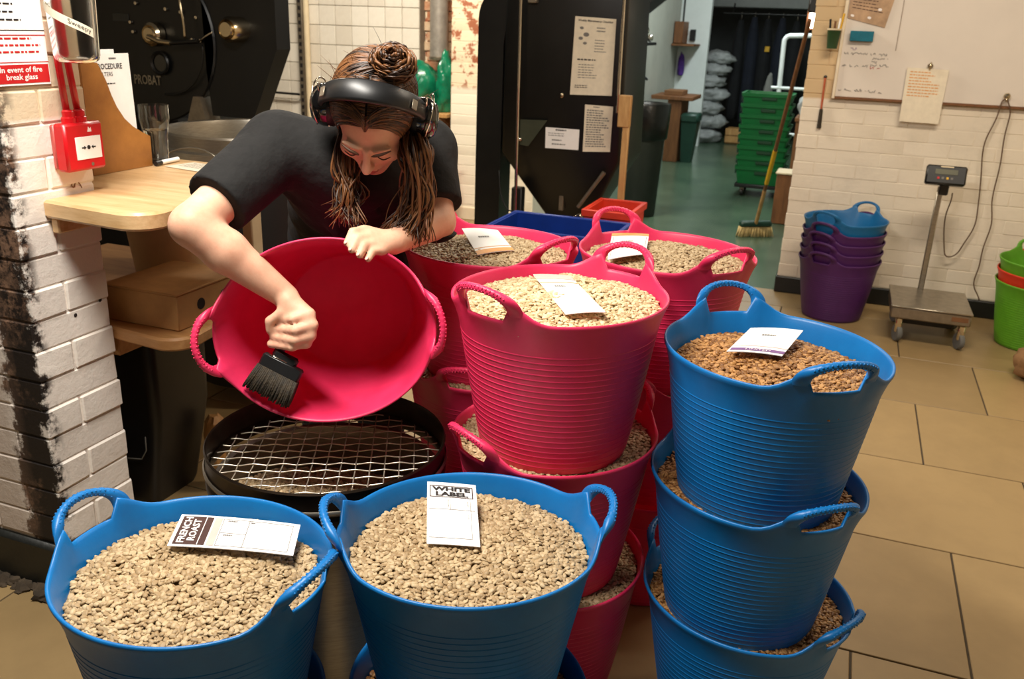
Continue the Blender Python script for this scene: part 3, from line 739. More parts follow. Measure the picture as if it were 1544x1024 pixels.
# ================================================================== PERSON (signed-distance body, polygonised by surface nets)
def A3(p): return np.array(p, float)
class SDF:
    def __init__(s, lo, hi, h):
        s.lo = A3(lo); s.h = h; s.n = np.ceil((A3(hi)-s.lo)/h).astype(int)+1
        s.D = np.full(tuple(s.n), .05, np.float32)
    def _win(s, a, b):
        i0 = np.maximum(np.floor((a-s.lo)/s.h).astype(int), 0); i1 = np.minimum(np.ceil((b-s.lo)/s.h).astype(int)+1, s.n)
        if np.any(i1 <= i0): return None
        g = [s.lo[k]+s.h*np.arange(i0[k], i1[k], dtype=np.float32) for k in range(3)]
        return tuple(slice(i0[k], i1[k]) for k in range(3)), g[0][:, None, None], g[1][None, :, None], g[2][None, None, :]
    def _mix(s, sl, d, k, op):
        D = s.D[sl]; d = d.astype(np.float32)
        if op == 'u': h = np.clip(.5+.5*(D-d)/k, 0, 1); s.D[sl] = D*(1-h)+d*h-k*h*(1-h)
        else: h = np.clip(.5-.5*(D+d)/k, 0, 1); s.D[sl] = D*(1-h)-d*h+k*h*(1-h)
    def cone(s, a, b, ra, rb, k=.012, op='u', flat=None):
        """flat=(axis, factor): thickness along the given unit axis multiplied by factor"""
        a, b = A3(a), A3(b); m = max(ra, rb)+.055
        wn = s._win(np.minimum(a, b)-m, np.maximum(a, b)+m)
        if wn is None: return s
        sl, X, Y, Z = wn; ab = b-a; L2 = max(ab@ab, 1e-9)
        px, py, pz = X-a[0], Y-a[1], Z-a[2]
        t = np.clip((px*ab[0]+py*ab[1]+pz*ab[2])/L2, 0, 1)
        dx, dy, dz = px-t*ab[0], py-t*ab[1], pz-t*ab[2]
        if flat is not None:
            ax, f = A3(flat[0]), flat[1]; q = dx*ax[0]+dy*ax[1]+dz*ax[2]; e = q*(1/f-1)
            dx, dy, dz = dx+e*ax[0], dy+e*ax[1], dz+e*ax[2]
        s._mix(sl, np.sqrt(dx*dx+dy*dy+dz*dz)-(ra+(rb-ra)*t), k, op); return s
    def ell(s, c, rad, R=None, k=.012, op='u'):
        c, rad = A3(c), A3(rad); m = rad.max()+.055
        wn = s._win(c-m, c+m)
        if wn is None: return s
        sl, X, Y, Z = wn; R = np.eye(3) if R is None else np.asarray(R)     # columns of R = ellipsoid axes
        px, py, pz = X-c[0], Y-c[1], Z-c[2]
        q = [(px*R[0, i]+py*R[1, i]+pz*R[2, i])/rad[i] for i in range(3)]
        k0 = np.sqrt(q[0]**2+q[1]**2+q[2]**2); k1 = np.sqrt((q[0]/rad[0])**2+(q[1]/rad[1])**2+(q[2]/rad[2])**2)
        s._mix(sl, k0*(k0-1)/np.maximum(k1, 1e-6), k, op); return s
    def plane(s, p, n, a, b, k=.003):
        """cut away everything on the +n side inside the box a..b"""
        wn = s._win(A3(a), A3(b)); sl, X, Y, Z = wn; n = A3(n)/np.linalg.norm(n); p = A3(p)
        d = (X-p[0])*n[0]+(Y-p[1])*n[1]+(Z-p[2])*n[2]; s.D[sl] = np.maximum(s.D[sl], d.astype(np.float32)); return s
    def mesh(s, name, tri=None):
        D = s.D; I = D < 0; nx, ny, nz = D.shape
        c = [I[dx:nx-1+dx, dy:ny-1+dy, dz:nz-1+dz] for dx in (0, 1) for dy in (0, 1) for dz in (0, 1)]
        allc = c[0].copy(); anyc = c[0].copy()
        for q in c[1:]: allc &= q; anyc |= q
        act = anyc & ~allc; idx = np.full(act.shape, -1, np.int64); cells = np.argwhere(act); idx[act] = np.arange(len(cells))
        acc = np.zeros((len(cells), 3)); cnt = np.zeros(len(cells)); corners = [(dx, dy, dz) for dx in (0, 1) for dy in (0, 1) for dz in (0, 1)]
        val = [D[cells[:, 0]+a, cells[:, 1]+b, cells[:, 2]+e] for a, b, e in corners]
        for i in range(8):
            for j in range(i+1, 8):
                df = np.array(corners[j])-np.array(corners[i])
                if abs(df).sum() != 1: continue
                m = (val[i] < 0) != (val[j] < 0)
                if not m.any(): continue
                t = val[i][m]/(val[i][m]-val[j][m]); acc[m] += np.array(corners[i])+t[:, None]*df; cnt[m] += 1
        V = s.lo+s.h*(cells+acc/cnt[:, None]); F = []
        for ax in range(3):
            o1, o2 = [(1, 2), (2, 0), (0, 1)][ax]; sh = [slice(None)]*3; sh2 = [slice(None)]*3; sh[ax] = slice(0, -1); sh2[ax] = slice(1, None)
            e = np.argwhere(I[tuple(sh)] != I[tuple(sh2)]); e = e[(e[:, o1] > 0) & (e[:, o2] > 0) & (e[:, o1] < D.shape[o1]-1) & (e[:, o2] < D.shape[o2]-1)]
            ins = I[e[:, 0], e[:, 1], e[:, 2]]; q = []
            for (a, b) in ((-1, -1), (0, -1), (0, 0), (-1, 0)):
                k = e.copy(); k[:, o1] += a; k[:, o2] += b; q.append(idx[k[:, 0], k[:, 1], k[:, 2]])
            q = np.stack(q, 1); q[~ins] = q[~ins][:, ::-1]; F.append(q)
        F = np.vstack(F); F = F[(F >= 0).all(1)]
        # light laplacian smoothing keeps the grid steps out of the surface
        nb = np.zeros((len(V), 3)); ct = np.zeros(len(V))
        for it in range(2):
            nb[:] = 0; ct[:] = 0
            for a, b in ((0, 1), (1, 2), (2, 3), (3, 0)):
                np.add.at(nb, F[:, a], V[F[:, b]]); np.add.at(ct, F[:, a], 1); np.add.at(nb, F[:, b], V[F[:, a]]); np.add.at(ct, F[:, b], 1)
            V = V*.5+.5*nb/np.maximum(ct, 1)[:, None]
        return V, F
def sdf_obj(name, sd, mat, parent, post=None):
    V, F = sd.mesh(name); off = np.array(wloc(parent)); me = bpy.data.meshes.new(name)
    me.vertices.add(len(V)); me.vertices.foreach_set('co', (V-off).ravel()); me.loops.add(len(F)*4); me.loops.foreach_set('vertex_index', F.ravel().astype(np.int32))
    me.polygons.add(len(F)); me.polygons.foreach_set('loop_start', np.arange(len(F), dtype=np.int32)*4); me.update(calc_edges=True); me.shade_smooth()
    for m_ in (mat if isinstance(mat, (list, tuple)) else [mat]): me.materials.append(m_)
    if post is not None: me.polygons.foreach_set('material_index', post(V[F].mean(1)).astype(np.int32))
    o = bpy.data.objects.new(name, me); COL.objects.link(o); o.parent = parent; return o

per = thing('person', 'person in black shirt bending over a pink tub with a brush', 'person', (-1.20, 2.02, 0))
HC = A3((-.886, 1.583, 1.270)); HL = A3((.929, .3549, -.1051)); HN = A3((.1892, -.6994, -.6892)); HU = A3((.3181, -.6204, .7169))
_c, _s = math.cos(.22), math.sin(.22); HN, HU = HN*_c-HU*_s, HU*_c+HN*_s
HR = np.stack([HL, HN, HU], 1)
def hp(x, y, z): return HC+HR @ A3((x, y, z))
neck = A3((-.985, 1.72, 1.165))
shR, elR, wrR = A3((-1.125, 1.600, 1.185)), A3((-1.160, 1.352, 1.062)), A3((-1.015, 1.440, .915))
CAMP = A3((0, 0, 1.45))
shL, elL, wrL = A3((-.891, 1.823, 1.175)), A3((-.818, 1.735, 1.036)), A3((-.826, 1.548, 1.028))
pel = A3((-1.215, 2.03, .93)); chest = A3((-1.025, 1.76, 1.10)); waist = A3((-1.150, 1.915, 1.01))
side = (shL-shR)/np.linalg.norm(shL-shR); spine = (chest-pel)/np.linalg.norm(chest-pel); front = np.cross(side, spine); front /= np.linalg.norm(front); side2 = np.cross(spine, front)
BR = np.stack([side2, front, spine], 1)

sd = SDF((-1.44, 1.24, .0), (-.62, 2.34, 1.42), .0042)
# torso, pelvis, legs, feet
sd.ell(chest, (.148, .098, .17), BR, .03).ell(waist, (.122, .09, .14), BR, .04).ell(pel, (.150, .112, .125), None, .04)
for sx in (-1, 1):
    hip = pel+A3((.085*sx, 0, -.05)); kn = A3((-1.215+.095*sx, 1.985, .50)); an = A3((-1.215+.10*sx, 2.06, .085))
    sd.cone(hip, kn, .082, .054, .03).cone(kn, an, .054, .037, .02).cone(an, an+A3((.0, -.13, -.045)), .036, .030, .02).cone(an, an+A3((0, .04, -.045)), .034, .034, .02)
# shoulders, arms
sd.cone(chest+spine*.10, shR, .07, .058, .03).cone(chest+spine*.10, shL, .07, .058, .03)
sd.cone(shR, elR, .052, .041, .02).cone(elR, elR+(wrR-elR)*.35, .041, .043, .012).cone(elR+(wrR-elR)*.35, wrR, .043, .0255, .012, flat=(HU, .9))
sd.cone(shL, elL, .050, .040, .02).cone(elL, wrL, .040, .026, .012)
# neck and head
sd.cone(neck, hp(0, -.02, -.06), .052, .050, .02)
sd.ell(hp(0, -.014, .030), (.073, .090, .080), HR, .012).ell(hp(0, .028, -.030), (.058, .060, .080), HR, .02)
sd.cone(hp(0, .050, -.082), hp(0, .060, -.092), .026, .021, .02).cone(hp(-.045, .0, -.055), hp(-.012, .058, -.092), .022, .018, .018).cone(hp(.045, .0, -.055), hp(.012, .058, -.092), .022, .018, .018)
for sx in (-1, 1):
    sd.ell(hp(.033*sx, .097, .006), (.020, .014, .011), HR, .012, 's')
    sd.ell(hp(.032*sx, .074, .003), (.0150, .0125, .0115), HR, .003)
    sd.cone(hp(.016*sx, .087, .022), hp(.046*sx, .076, .022), .0045, .004, .014)
    sd.ell(hp(.042*sx, .060, -.030), (.018, .016, .016), HR, .015)
    sd.ell(hp(.0085*sx, .096, -.030), (.0075, .009, .0065), HR, .004)
sd.cone(hp(0, .086, .016), hp(0, .104, -.024), .0065, .0095, .007).ell(hp(0, .108, -.027), (.0095, .0095, .0085), HR, .005)
sd.ell(hp(0, .083, -.060), (.022, .012, .016), HR, .01)
sd.ell(hp(0, .0925, -.0545), (.0190, .0062, .0042), HR, .002).ell(hp(0, .0905, -.0650), (.0165, .0066, .0050), HR, .002)
# ---- right hand: fist round the brush handle
hax = A3((-1.0146, 1.4132, 0.8135))-A3((-0.9888, 1.4338, 0.8887)); hax /= np.linalg.norm(hax)     # brush handle direction, downwards
KN = [A3((-0.9528, 1.4296, 0.8897)), A3((-0.9425, 1.4224, 0.8701)), A3((-0.9445, 1.4173, 0.8495)), A3((-0.9548, 1.4152, 0.8320))]
for i, kk in enumerate(KN): sd.cone(wrR+A3((.004, -.004, -.002))*i, kk, .0185 if i in (1, 2) else .017, .0118, .010)
GRIP = A3((-0.9950, 1.4276, 0.8722))
for i, kk in enumerate(KN):
    cgrip = GRIP+hax*(.003+.0175*i); L1 = (.030, .032, .030, .025)[i]
    out = A3((-.55, -.80, -.20)); out /= np.linalg.norm(out)
    p1 = kk+out*L1+A3((-.006, 0, 0)); p2 = cgrip+A3((-.020, -.010, .0)); p3 = cgrip+A3((-.0150, .0145, .001))
    r = (.0098, .0100, .0095, .0085)[i]
    sd.cone(kk, p1, r*1.12, r, .004).cone(p1, p2, r, r*.93, .003).cone(p2, p3, r*.92, r*.82, .003)
t0 = wrR*.55+KN[0]*.45+A3((-.016, -.004, .006)); t1 = A3((-1.0073, 1.4132, .8897)); t2 = A3((-1.030, 1.4029, .8711)); t3 = A3((-1.0321, 1.4029, .8505))
sd.cone(wrR, t0, .018, .0165, .008).cone(t0, t1, .0155, .0118, .006).cone(t1, t2, .0112, .0102, .003).cone(t2, t3, .0100, .0082, .003)
# ---- left hand: fingers hooked over the tub rim
KL = [A3((-0.8692, 1.5064, 1.0544)), A3((-0.8549, 1.5026, 1.0439)), A3((-0.8426, 1.5016, 1.0325)), A3((-0.8302, 1.5035, 1.0201))]
ML = [A3((-0.8787, 1.4798, 1.0553)), A3((-0.8654, 1.4741, 1.0449)), A3((-0.8511, 1.4750, 1.0335)), A3((-0.8369, 1.4807, 1.0211))]
TL = [A3((-0.8806, 1.4598, 1.0373)), A3((-0.8673, 1.4541, 1.0268)), A3((-0.8521, 1.4569, 1.0173)), A3((-0.8378, 1.4655, 1.0087))]
for i in range(4):
    r = (.0096, .0098, .0092, .0082)[i]
    sd.cone(wrL, KL[i], .0185, .0122, .010).cone(KL[i], ML[i], r*1.1, r, .003).cone(ML[i], TL[i], r, r*.84, .003)
sd.cone(wrL, A3((-0.8607, 1.5264, 1.0268)), .017, .0135, .006).cone(A3((-0.8607, 1.5264, 1.0268)), A3((-0.8863, 1.5140, 1.0182)), .0125, .0100, .004)
def facemat(C):
    q = (C-HC) @ HR
    lip = (np.abs(q[:, 0]) < .019) & (q[:, 1] > .089) & (q[:, 2] < -.0515) & (q[:, 2] > -.0695) & ((q[:, 0]/.020)**2+((q[:, 2]+.0605)/.0095)**2 < 1)
    return lip.astype(int)
body = sdf_obj('body', sd, [SKIN, LIPS], per, facemat)
# brows, lashes, nails
for sx in (-1, 1):
    MB().tube(spline([hp(.012*sx, .0975, .0205), hp(.030*sx, .0940, .0270), hp(.048*sx, .0820, .0245)], 9), [.0012, .0026, .0031, .0032, .003, .0028, .0024, .0018, .001], 6).build('eyebrow', BROW, per, 180)
    MB().tube(spline([hp(.0190*sx, .0845, -.0045), hp(.032*sx, .0880, -.0075), hp(.0455*sx, .0815, -.0045)], 9), [.0006, .0012, .0014, .0015, .0015, .0014, .0013, .001, .0006], 5).build('eyelashes', BROW, per, 180)
NAILM = pm('fingernail', (232, 180, 160), .4, 0, .02)
for i in range(4):
    d = TL[i]-ML[i]; d /= np.linalg.norm(d); nn = A3((-.1, -.95, .3)); nn = nn-d*(nn@d); nn /= np.linalg.norm(nn); sdv = np.cross(d, nn)
    MB().ell(TL[i]+d*.002+nn*.0058, (.0046, .0038, .0016), 10, 6, np.stack([d, sdv, nn], 1)).build('fingernail', NAILM, per, 180)

# ---- shirt
sh = SDF((-1.44, 1.36, .70), (-.66, 2.30, 1.36), .0046)
sh.ell(chest, (.168, .115, .19), BR, .03).ell(waist, (.148, .112, .17), BR, .05).ell(pel+A3((0, -.005, .0)), (.170, .132, .13), None, .05)
sh.ell(chest+front*.062-spine*.02, (.120, .062, .075), BR, .04)
sh.cone(chest+spine*.10, shR, .086, .076, .03).cone(chest+spine*.10, shL, .086, .072, .03)
eR = shR+(elR-shR)*.86; eL = shL+(elL-shL)*.92
sh.cone(shR, eR, .074, .066, .02).cone(shL, eL, .068, .062, .02)
# soft folds
for (a, b, r) in (((-1.19, 1.60, 1.14), (-1.06, 1.66, 1.03), .012), ((-1.16, 1.54, 1.21), (-1.04, 1.67, 1.22), .010), ((-1.07, 1.62, 1.15), (-1.03, 1.66, 1.00), .014), ((-.93, 1.68, 1.12), (-.90, 1.72, 1.00), .012),
                  ((-1.15, 1.52, 1.18), (-1.11, 1.47, 1.10), .009), ((-1.17, 1.58, 1.20), (-1.16, 1.50, 1.15), .008)):
    sh.cone(a, b, r, r*.6, .02)
dR = (elR-shR)/np.linalg.norm(elR-shR); dL = (elL-shL)/np.linalg.norm(elL-shL)
cR = shR+(elR-shR)*.74; cL = shL+(elL-shL)*.80
sh.plane(cR, dR, cR-.11, cR+.11); sh.plane(cL, dL, cL-A3((.09, .09, .05)), cL+A3((.09, .06, .09)))
sh.cone(neck+(HC-neck)*.10, HC, .058, .07, .01, 's')
sdf_obj('shirt', sh, SHIRT, per)
# ---- trousers and shoes
tr = SDF((-1.46, 1.78, .02), (-.80, 2.30, 1.04), .007)
tr.ell(pel, (.162, .124, .135), None, .04)
for sx in (-1, 1):
    hip = pel+A3((.085*sx, 0, -.05)); kn = A3((-1.215+.095*sx, 1.985, .50)); an = A3((-1.215+.10*sx, 2.06, .10))
    tr.cone(hip, kn, .094, .068, .03).cone(kn, an, .068, .055, .02)
sdf_obj('trousers', tr, TROUS, per)
for sx in (-1, 1):
    s2 = SDF((-1.215+.10*sx-.08, 1.84, .0), (-1.215+.10*sx+.08, 2.18, .16), .005); an = A3((-1.215+.10*sx, 2.06, .085))
    s2.cone(an+A3((0, .03, -.04)), an+A3((0, -.13, -.048)), .043, .038, .02).cone(an+A3((0, .02, -.03)), an+A3((0, .01, .03)), .046, .044, .02); s2.plane(an+A3((0, 0, -.083)), (0, 0, -1), an-.2, an+.2)
    sdf_obj('shoe', s2, BLACKP, per)

# ---- hair: cap, part, strands, knot, loose locks
hc = SDF(HC-.20, HC+.20, .0036)
hc.ell(hp(0, -.027, .032), (.0815, .098, .087), HR, .01).ell(hp(0, -.06, -.01), (.074, .062, .09), HR, .03)
hc.ell(hp(0, .096, -.046), (.067, .064, .124), HR, .014, 's')
hc.cone(hp(0, .098, .052), hp(0, .045, .125), .003, .003, .004, 's')
hair = sdf_obj('hair', hc, HAIRD, per)
g = random.Random(5)
def capP(th, ph):   # th: around the forward axis from the part (0) down each side; ph: front (0) to back
    y = .080-.175*ph; q = math.sqrt(max(0, 1-((y+.020)/.102)**2))
    return hp(.084*q*math.sin(th), y, .032+.091*q*math.cos(th))
mb = MB()
for sx in (-1, 1):
    for i in range(260):
        p0 = g.uniform(.07, .55); P = []
        sweep = g.uniform(.10, .32)
        for k_ in range(12):
            t = k_/11; P.append(capP(sx*(.03+1.75*t), min(.98, p0+sweep*t**1.4))+HR @ A3((0, 0, .0012*math.sin(i+k_))))
        r = g.uniform(.0008, .0019); mb.tube(P, [r*(.5+.5*math.sin(PI*min(1, .15+k_/11*.85)))+.0006 for k_ in range(12)], 5)
for sx in (-1, 1):
    for i in range(120):
        p0 = g.uniform(.05, .12); P = []; sweep = g.uniform(.24, .46)
        for k_ in range(12):
            t = k_/11; P.append(capP(sx*(.02+1.55*t), p0+sweep*t**.75)+HR @ A3((0, .002, .0010+.001*math.sin(i+k_))))
        r = g.uniform(.0007, .0017); mb.tube(P, [r*(.6+.4*math.sin(PI*min(1, .15+k_/11*.85)))+.0004 for k_ in range(12)], 5)
mb.build('hair_strands', HAIR, hair, 180)
mb = MB()
bc_ = hp(.036, -.050, .118)
for i in range(120):
    a0 = g.uniform(0, 2*PI); ln = g.uniform(1.4, 3.6); R_ = g.uniform(.008, .040); P = []
    e1 = HL; e2 = HN; e3 = HU
    for k_ in range(14):
        t = a0+ln*k_/13; w_ = .014*math.sin(2*t+i)+g.uniform(-.003,.003)
        P.append(bc_+e1*R_*1.15*math.cos(t)+e2*R_*.9*math.sin(t)+e3*(w_+g.uniform(-.002, .002)+(.040-R_)*.9))
    r = g.uniform(.0014, .0034); mb.tube(P, [r*(.35+.65*math.sin(PI*(k_+.5)/14)) for k_ in range(14)], 6)
mb.build('hair_knot', HAIR, hair, 180)
mb = MB()
def capdir(d):     # point on the hair cap in direction d (head frame)
    d = d/np.linalg.norm(d); t = 1/math.sqrt((d[0]/.0835)**2+(d[1]/.100)**2+(d[2]/.090)**2); return hp(0, -.020, .032)+HR @ (d*t)
kd = A3((.036, -.030, .086)); kd /= np.linalg.norm(kd)
for i in range(320):     # hair swept over the back and sides of the head into the knot
    a = g.uniform(-2.0, 2.0); s0 = A3((.95*math.sin(a), -.95*math.cos(a)*.9, g.uniform(-.15, .35))); s0 /= np.linalg.norm(s0); P = []
    w0 = g.uniform(-.12, .12)
    for k_ in range(12):
        f = k_/11; d = s0*(1-f)+kd*f+A3((w0*math.sin(PI*f), w0*.6*math.sin(PI*f), 0)); P.append(capdir(d)+HR @ A3((0, 0, .003*math.sin(PI*f)+.0015*math.sin(i+k_))))
    r = g.uniform(.0010, .0026); mb.tube(P, [r*(.4+.6*math.sin(PI*(k_+.5)/12)) for k_ in range(12)], 5)
mb.build('hair_swept_up', HAIR, hair, 180)
def locks(name, n, roots, mids, ends, jit, rr):
    mb = MB()
    for i in range(n):
        j = lambda s_: A3((g.gauss(0, s_), g.gauss(0, s_), g.gauss(0, s_*.6)))
        f = g.random(); rt_ = A3(roots[0])*(1-f)+A3(roots[1])*f+j(.004)
        pts = [rt_]+[A3(m)+j(jit) for m in mids]+[A3(ends[0])*(1-f)+A3(ends[1])*f+j(jit*1.1)]
        P = spline(pts, 20); ph = g.uniform(0, 6)
        for k_ in range(20): P[k_] += HL*.004*math.sin(k_*.75+ph)*(k_/20)
        r = g.uniform(*rr); mb.tube(P, [r*min(1, .35+k_*.16)*(1-.8*max(0, (k_-12)/8)**1.6) for k_ in range(20)], 6)
    return mb.build(name, HAIR, hair, 180)
locks('loose_hair', 260, (hp(.070, .010, -.045), hp(.050, -.075, -.040)), [(-.806, 1.600, 1.205), (-.800, 1.610, 1.120)], ((-.850, 1.565, 1.040), (-.790, 1.600, 1.020)), .014, (.0012, .0028))
locks('loose_hair', 150, (hp(-.068, .010, -.045), hp(-.055, -.06, -.04)), [(-.950, 1.585, 1.170), (-.945, 1.575, 1.110)], ((-.970, 1.560, 1.070), (-.915, 1.555, 1.050)), .012, (.0010, .0024))
mb = MB()
for i in range(40):
    sgn = g.choice((-1, 1)); p0 = capP(sgn*g.uniform(.2, 1.4), g.uniform(.2, .9)); d = (p0-HC)/np.linalg.norm(p0-HC); q = HR @ A3((g.uniform(-1, 1), g.uniform(-1, .3), g.uniform(-.2, .6)))
    mb.tube(spline([p0, p0+d*.012+q*.012, p0+d*.018+q*.034], 7), [.0006, .0006, .0005, .0005, .0004, .0003, .0002], 4)
mb.build('flyaway_hair', HAIR, hair, 180)['kind'] = 'stuff'

# ---- ear defenders on the head
hpn = thing('headphones', 'glossy black headphones worn over the brown hair', 'headphones', tuple(hp(0, 0, -.05)))
mb = MB(); N_ = 41; V = []; F = []
sec = [(-.0225, .000), (-.0225, .005), (-.018, .0088), (.018, .0088), (.0225, .005), (.0225, .000), (.016, -.0035), (-.016, -.0035)]
for i in range(N_):
    t = math.radians(-8)+math.radians(196)*i/(N_-1); wd = .72+.28*math.sin(max(0, min(PI, t)))
    cx_, cz_ = .098*math.cos(t), .014+.122*math.sin(t); nx_, nz_ = math.cos(t), math.sin(t)
    for (a, b) in sec: V.append(hp(cx_+nx_*b, -.010+.034*max(0, math.sin(t))+a*wd, cz_+nz_*b))
K = len(sec)
for i in range(N_-1):
    for k_ in range(K): F.append((i*K+k_, i*K+(k_+1) % K, (i+1)*K+(k_+1) % K, (i+1)*K+k_))
F += [tuple(range(K)), tuple((N_-1)*K+k_ for k_ in range(K))]
mb.add(V, F); mb.build('headband', BLACKP, hpn, 50)
for sx in (-1, 1):
    Rl = HR @ np.array([[0, 0, sx], [0, 1, 0], [1, 0, 0]], float)    # lathe axis -> sideways
    c = hp(.093*sx, -.012, -.006)
    cp = MB().lathe([(.0, .034), (.018, .0335), (.032, .029), (.041, .018), (.044, .006), (.043, -.004), (.0, -.004)], 36, c, Rl, 1.12, .92).build('ear_cup', GLOSSB, hpn, 50)
    MB().lathe([(.022, -.020), (.035, -.021), (.042, -.014), (.042, -.004), (.022, -.004)], 32, c, Rl, 1.12, .92, cap=False).build('ear_cushion', BLACKR, cp, 50)
    MB().tube([c+HR @ A3((sx*.030*abs(math.sin(t))*.4+sx*.012, .046*math.cos(t), .010+.044*math.sin(t))) for t in np.linspace(-.2, PI+.2, 18)], .0017, 6).build('wire_yoke', CHROME, hpn, 180)
    MB().tube([hp(.093*sx, -.008, .030), hp(.104*sx, -.012, .052), hp(.104*sx, -.016, .070)], [.0026, .003, .002], 8).build('slider', CHROME, hpn, 180)
    a_ = hp(.078*sx, .016, .094); MB().box(a_+HR @ A3((sx*.009, 0, .004)), (.012, .020, .002), HR @ rotm(0, sx*.75, 0), .0008).build('band_badge', STEELD, hpn)

# ---- brush in the right hand
bt = A3((-1.0140, 1.4132, 0.8145)); top = GRIP-hax*.028
br = thing('hand_brush', 'black wide hand brush gripped over the tipped tub', 'brush', (-1.02, 1.382, .70))
MB().tube([top, GRIP, GRIP+hax*.03, bt, bt+hax*.018], [.008, .0098, .0102, .0098, .012], 12).build('handle', BLACKP, br, 60)
a, b, c, d = A3((-1.0465, 1.3854, 0.7929)), A3((-0.9641, 1.4029, 0.7558)), A3((-0.9723, 1.3771, 0.7002)), A3((-1.0691, 1.3575, 0.7311))
ux = (b-a)/np.linalg.norm(b-a); dn = ((c+d)-(a+b)); dn -= ux*(dn@ux); dn /= np.linalg.norm(dn); nrm = np.cross(ux, dn); mid = (a+b)/2
RB2 = np.stack([ux, dn, nrm], 1)
MB().box(mid-dn*.004, (.088, .030, .020), RB2, .004).build('ferrule', BLACKP, br)
MB().box(mid-dn*.0185-ux*.012, (.040, .0025, .0205), RB2, .0008).build('ferrule_glint', CHROME, br)  # thin chrome strip standing in for the silver glint on the black ferrule
MB().box(mid-dn*.024, (.052, .022, .017), RB2, .006).build('head_block', BLACKP, br)
mb = MB(); g = random.Random(9)
for i in range(26):
    for j_ in range(5):
        s_ = (i/25-.5)*.084; q = (j_/4-.5)*.016
        p = mid+dn*.008+ux*s_+nrm*q; e = mid+dn*(.060+g.uniform(-.005, .006))+ux*(s_*1.16+g.uniform(-.002, .002))+nrm*(q*1.7+g.uniform(-.002, .002))
        mb.tube([p, (p+e)/2+nrm*.001, e], [.0034, .0034, .0018], 5)
o = mb.build('bristles', BRISTLD, br, 180)
# ================================================================== LEFT: counter, shelf and what stands there
def slab(name, poly, z0, z1, mat, parent, bev=.006):
    mb = MB(); k = len(poly); P = np.array(poly, float); c = P.mean(0)
    ring = [(z0, bev), (z0+bev, 0), (z1-bev, 0), (z1, bev)]; V = []
    T = np.roll(P, -1, 0)-np.roll(P, 1, 0); T /= np.linalg.norm(T, axis=1)[:, None]; Nn = np.stack([T[:, 1], -T[:, 0]], 1)
    for z, b in ring: V += [(p[0]-n_[0]*b, p[1]-n_[1]*b, z) for p, n_ in zip(P, Nn)]
    F = [tuple(range(k))[::-1], tuple(range(3*k, 4*k))]+[(r*k+i, r*k+(i+1) % k, (r+1)*k+(i+1) % k, (r+1)*k+i) for r in range(3) for i in range(k)]
    mb.add(V, F); return mb.build(name, mat, parent, 30)
ct = thing('counter', 'pale wooden counter fixed against the white brick pier', 'counter', (-1.7, 1.9, .95))
cor = arc((-1.475, 1.555, 0), .068, -PI/2, .12, 8, (1, 0, 0), (0, 1, 0))
slab('worktop', [(-1.716, 1.512), (-1.60, 1.498)]+[(p[0], p[1]) for p in cor]+[(-1.428, 1.74), (-1.475, 1.98), (-1.515, 2.17), (-2.5, 2.17), (-2.5, 1.69), (-1.716, 1.69)], .988, 1.030, OAKW, ct)
MB().bb((-1.714, 1.522, .950), (-1.690, 1.670, .9865), .004).build('batten', OAKW, ct)
MB().bb((-2.49, 2.10, 0), (-2.42, 2.16, .986), .004).build('leg', OAKW, ct); MB().bb((-1.62, 2.10, .6705), (-1.585, 2.15, .9865), .004).build('upright', CREAMP, ct)
sf = thing('shelf', 'lower wooden shelf under the counter carrying a cardboard box', 'shelf', (-1.7, 1.9, .61))
cor = arc((-1.560, 1.722, 0), .068, -PI/2, .10, 8, (1, 0, 0), (0, 1, 0))
slab('shelf_board', [(-1.80, 1.690), (-1.70, 1.670)]+[(p[0], p[1]) for p in cor]+[(-1.515, 1.90), (-1.56, 2.20), (-1.60, 2.36), (-2.4, 2.36), (-2.4, 1.690)], .634, .669, SHELFW, sf)
MB().bb((-1.766, 1.70, .575), (-1.735, 2.3, .633), .004).build('batten', SHELFW, sf)
# cardboard mailing box
bx = thing('cardboard_box', 'flat brown cardboard box with two round holes on shelf', 'box', (-1.66, 1.85, .67))
MB().bb((-1.778, 1.716, .6705), (-1.542, 1.982, .764), .002).build('box_body', CARD, bx)
MB().bb((-1.781, 1.713, .764), (-1.539, 1.986, .770), .002).build('lid', CARD, bx)
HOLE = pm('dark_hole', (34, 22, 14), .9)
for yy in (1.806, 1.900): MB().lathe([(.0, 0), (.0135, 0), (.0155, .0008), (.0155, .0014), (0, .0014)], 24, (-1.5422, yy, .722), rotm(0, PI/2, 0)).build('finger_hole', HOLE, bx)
# cream bucket under the counter
bk = thing('bucket', 'cream plastic bucket with wire handle on the lower shelf', 'bucket', (-1.94, 2.17, .67))
MB().lathe([(.0, .0), (.135, .0), (.142, .01), (.168, .235), (.176, .24), (.176, .27), (.170, .285), (.162, .285), (.158, .24), (.132, .012), (0, .010)], 48, (-1.90, 2.165, .670)).build('bucket_body', CREAMP, bk, 40)
MB().tube(arc((-1.90, 2.165, .915), .172, PI+.15, 2*PI+1.2, 26, (1, 0, 0), (0, -.55, -.83), .165), .003, 6).build('wire_handle', STEEL, bk, 180)
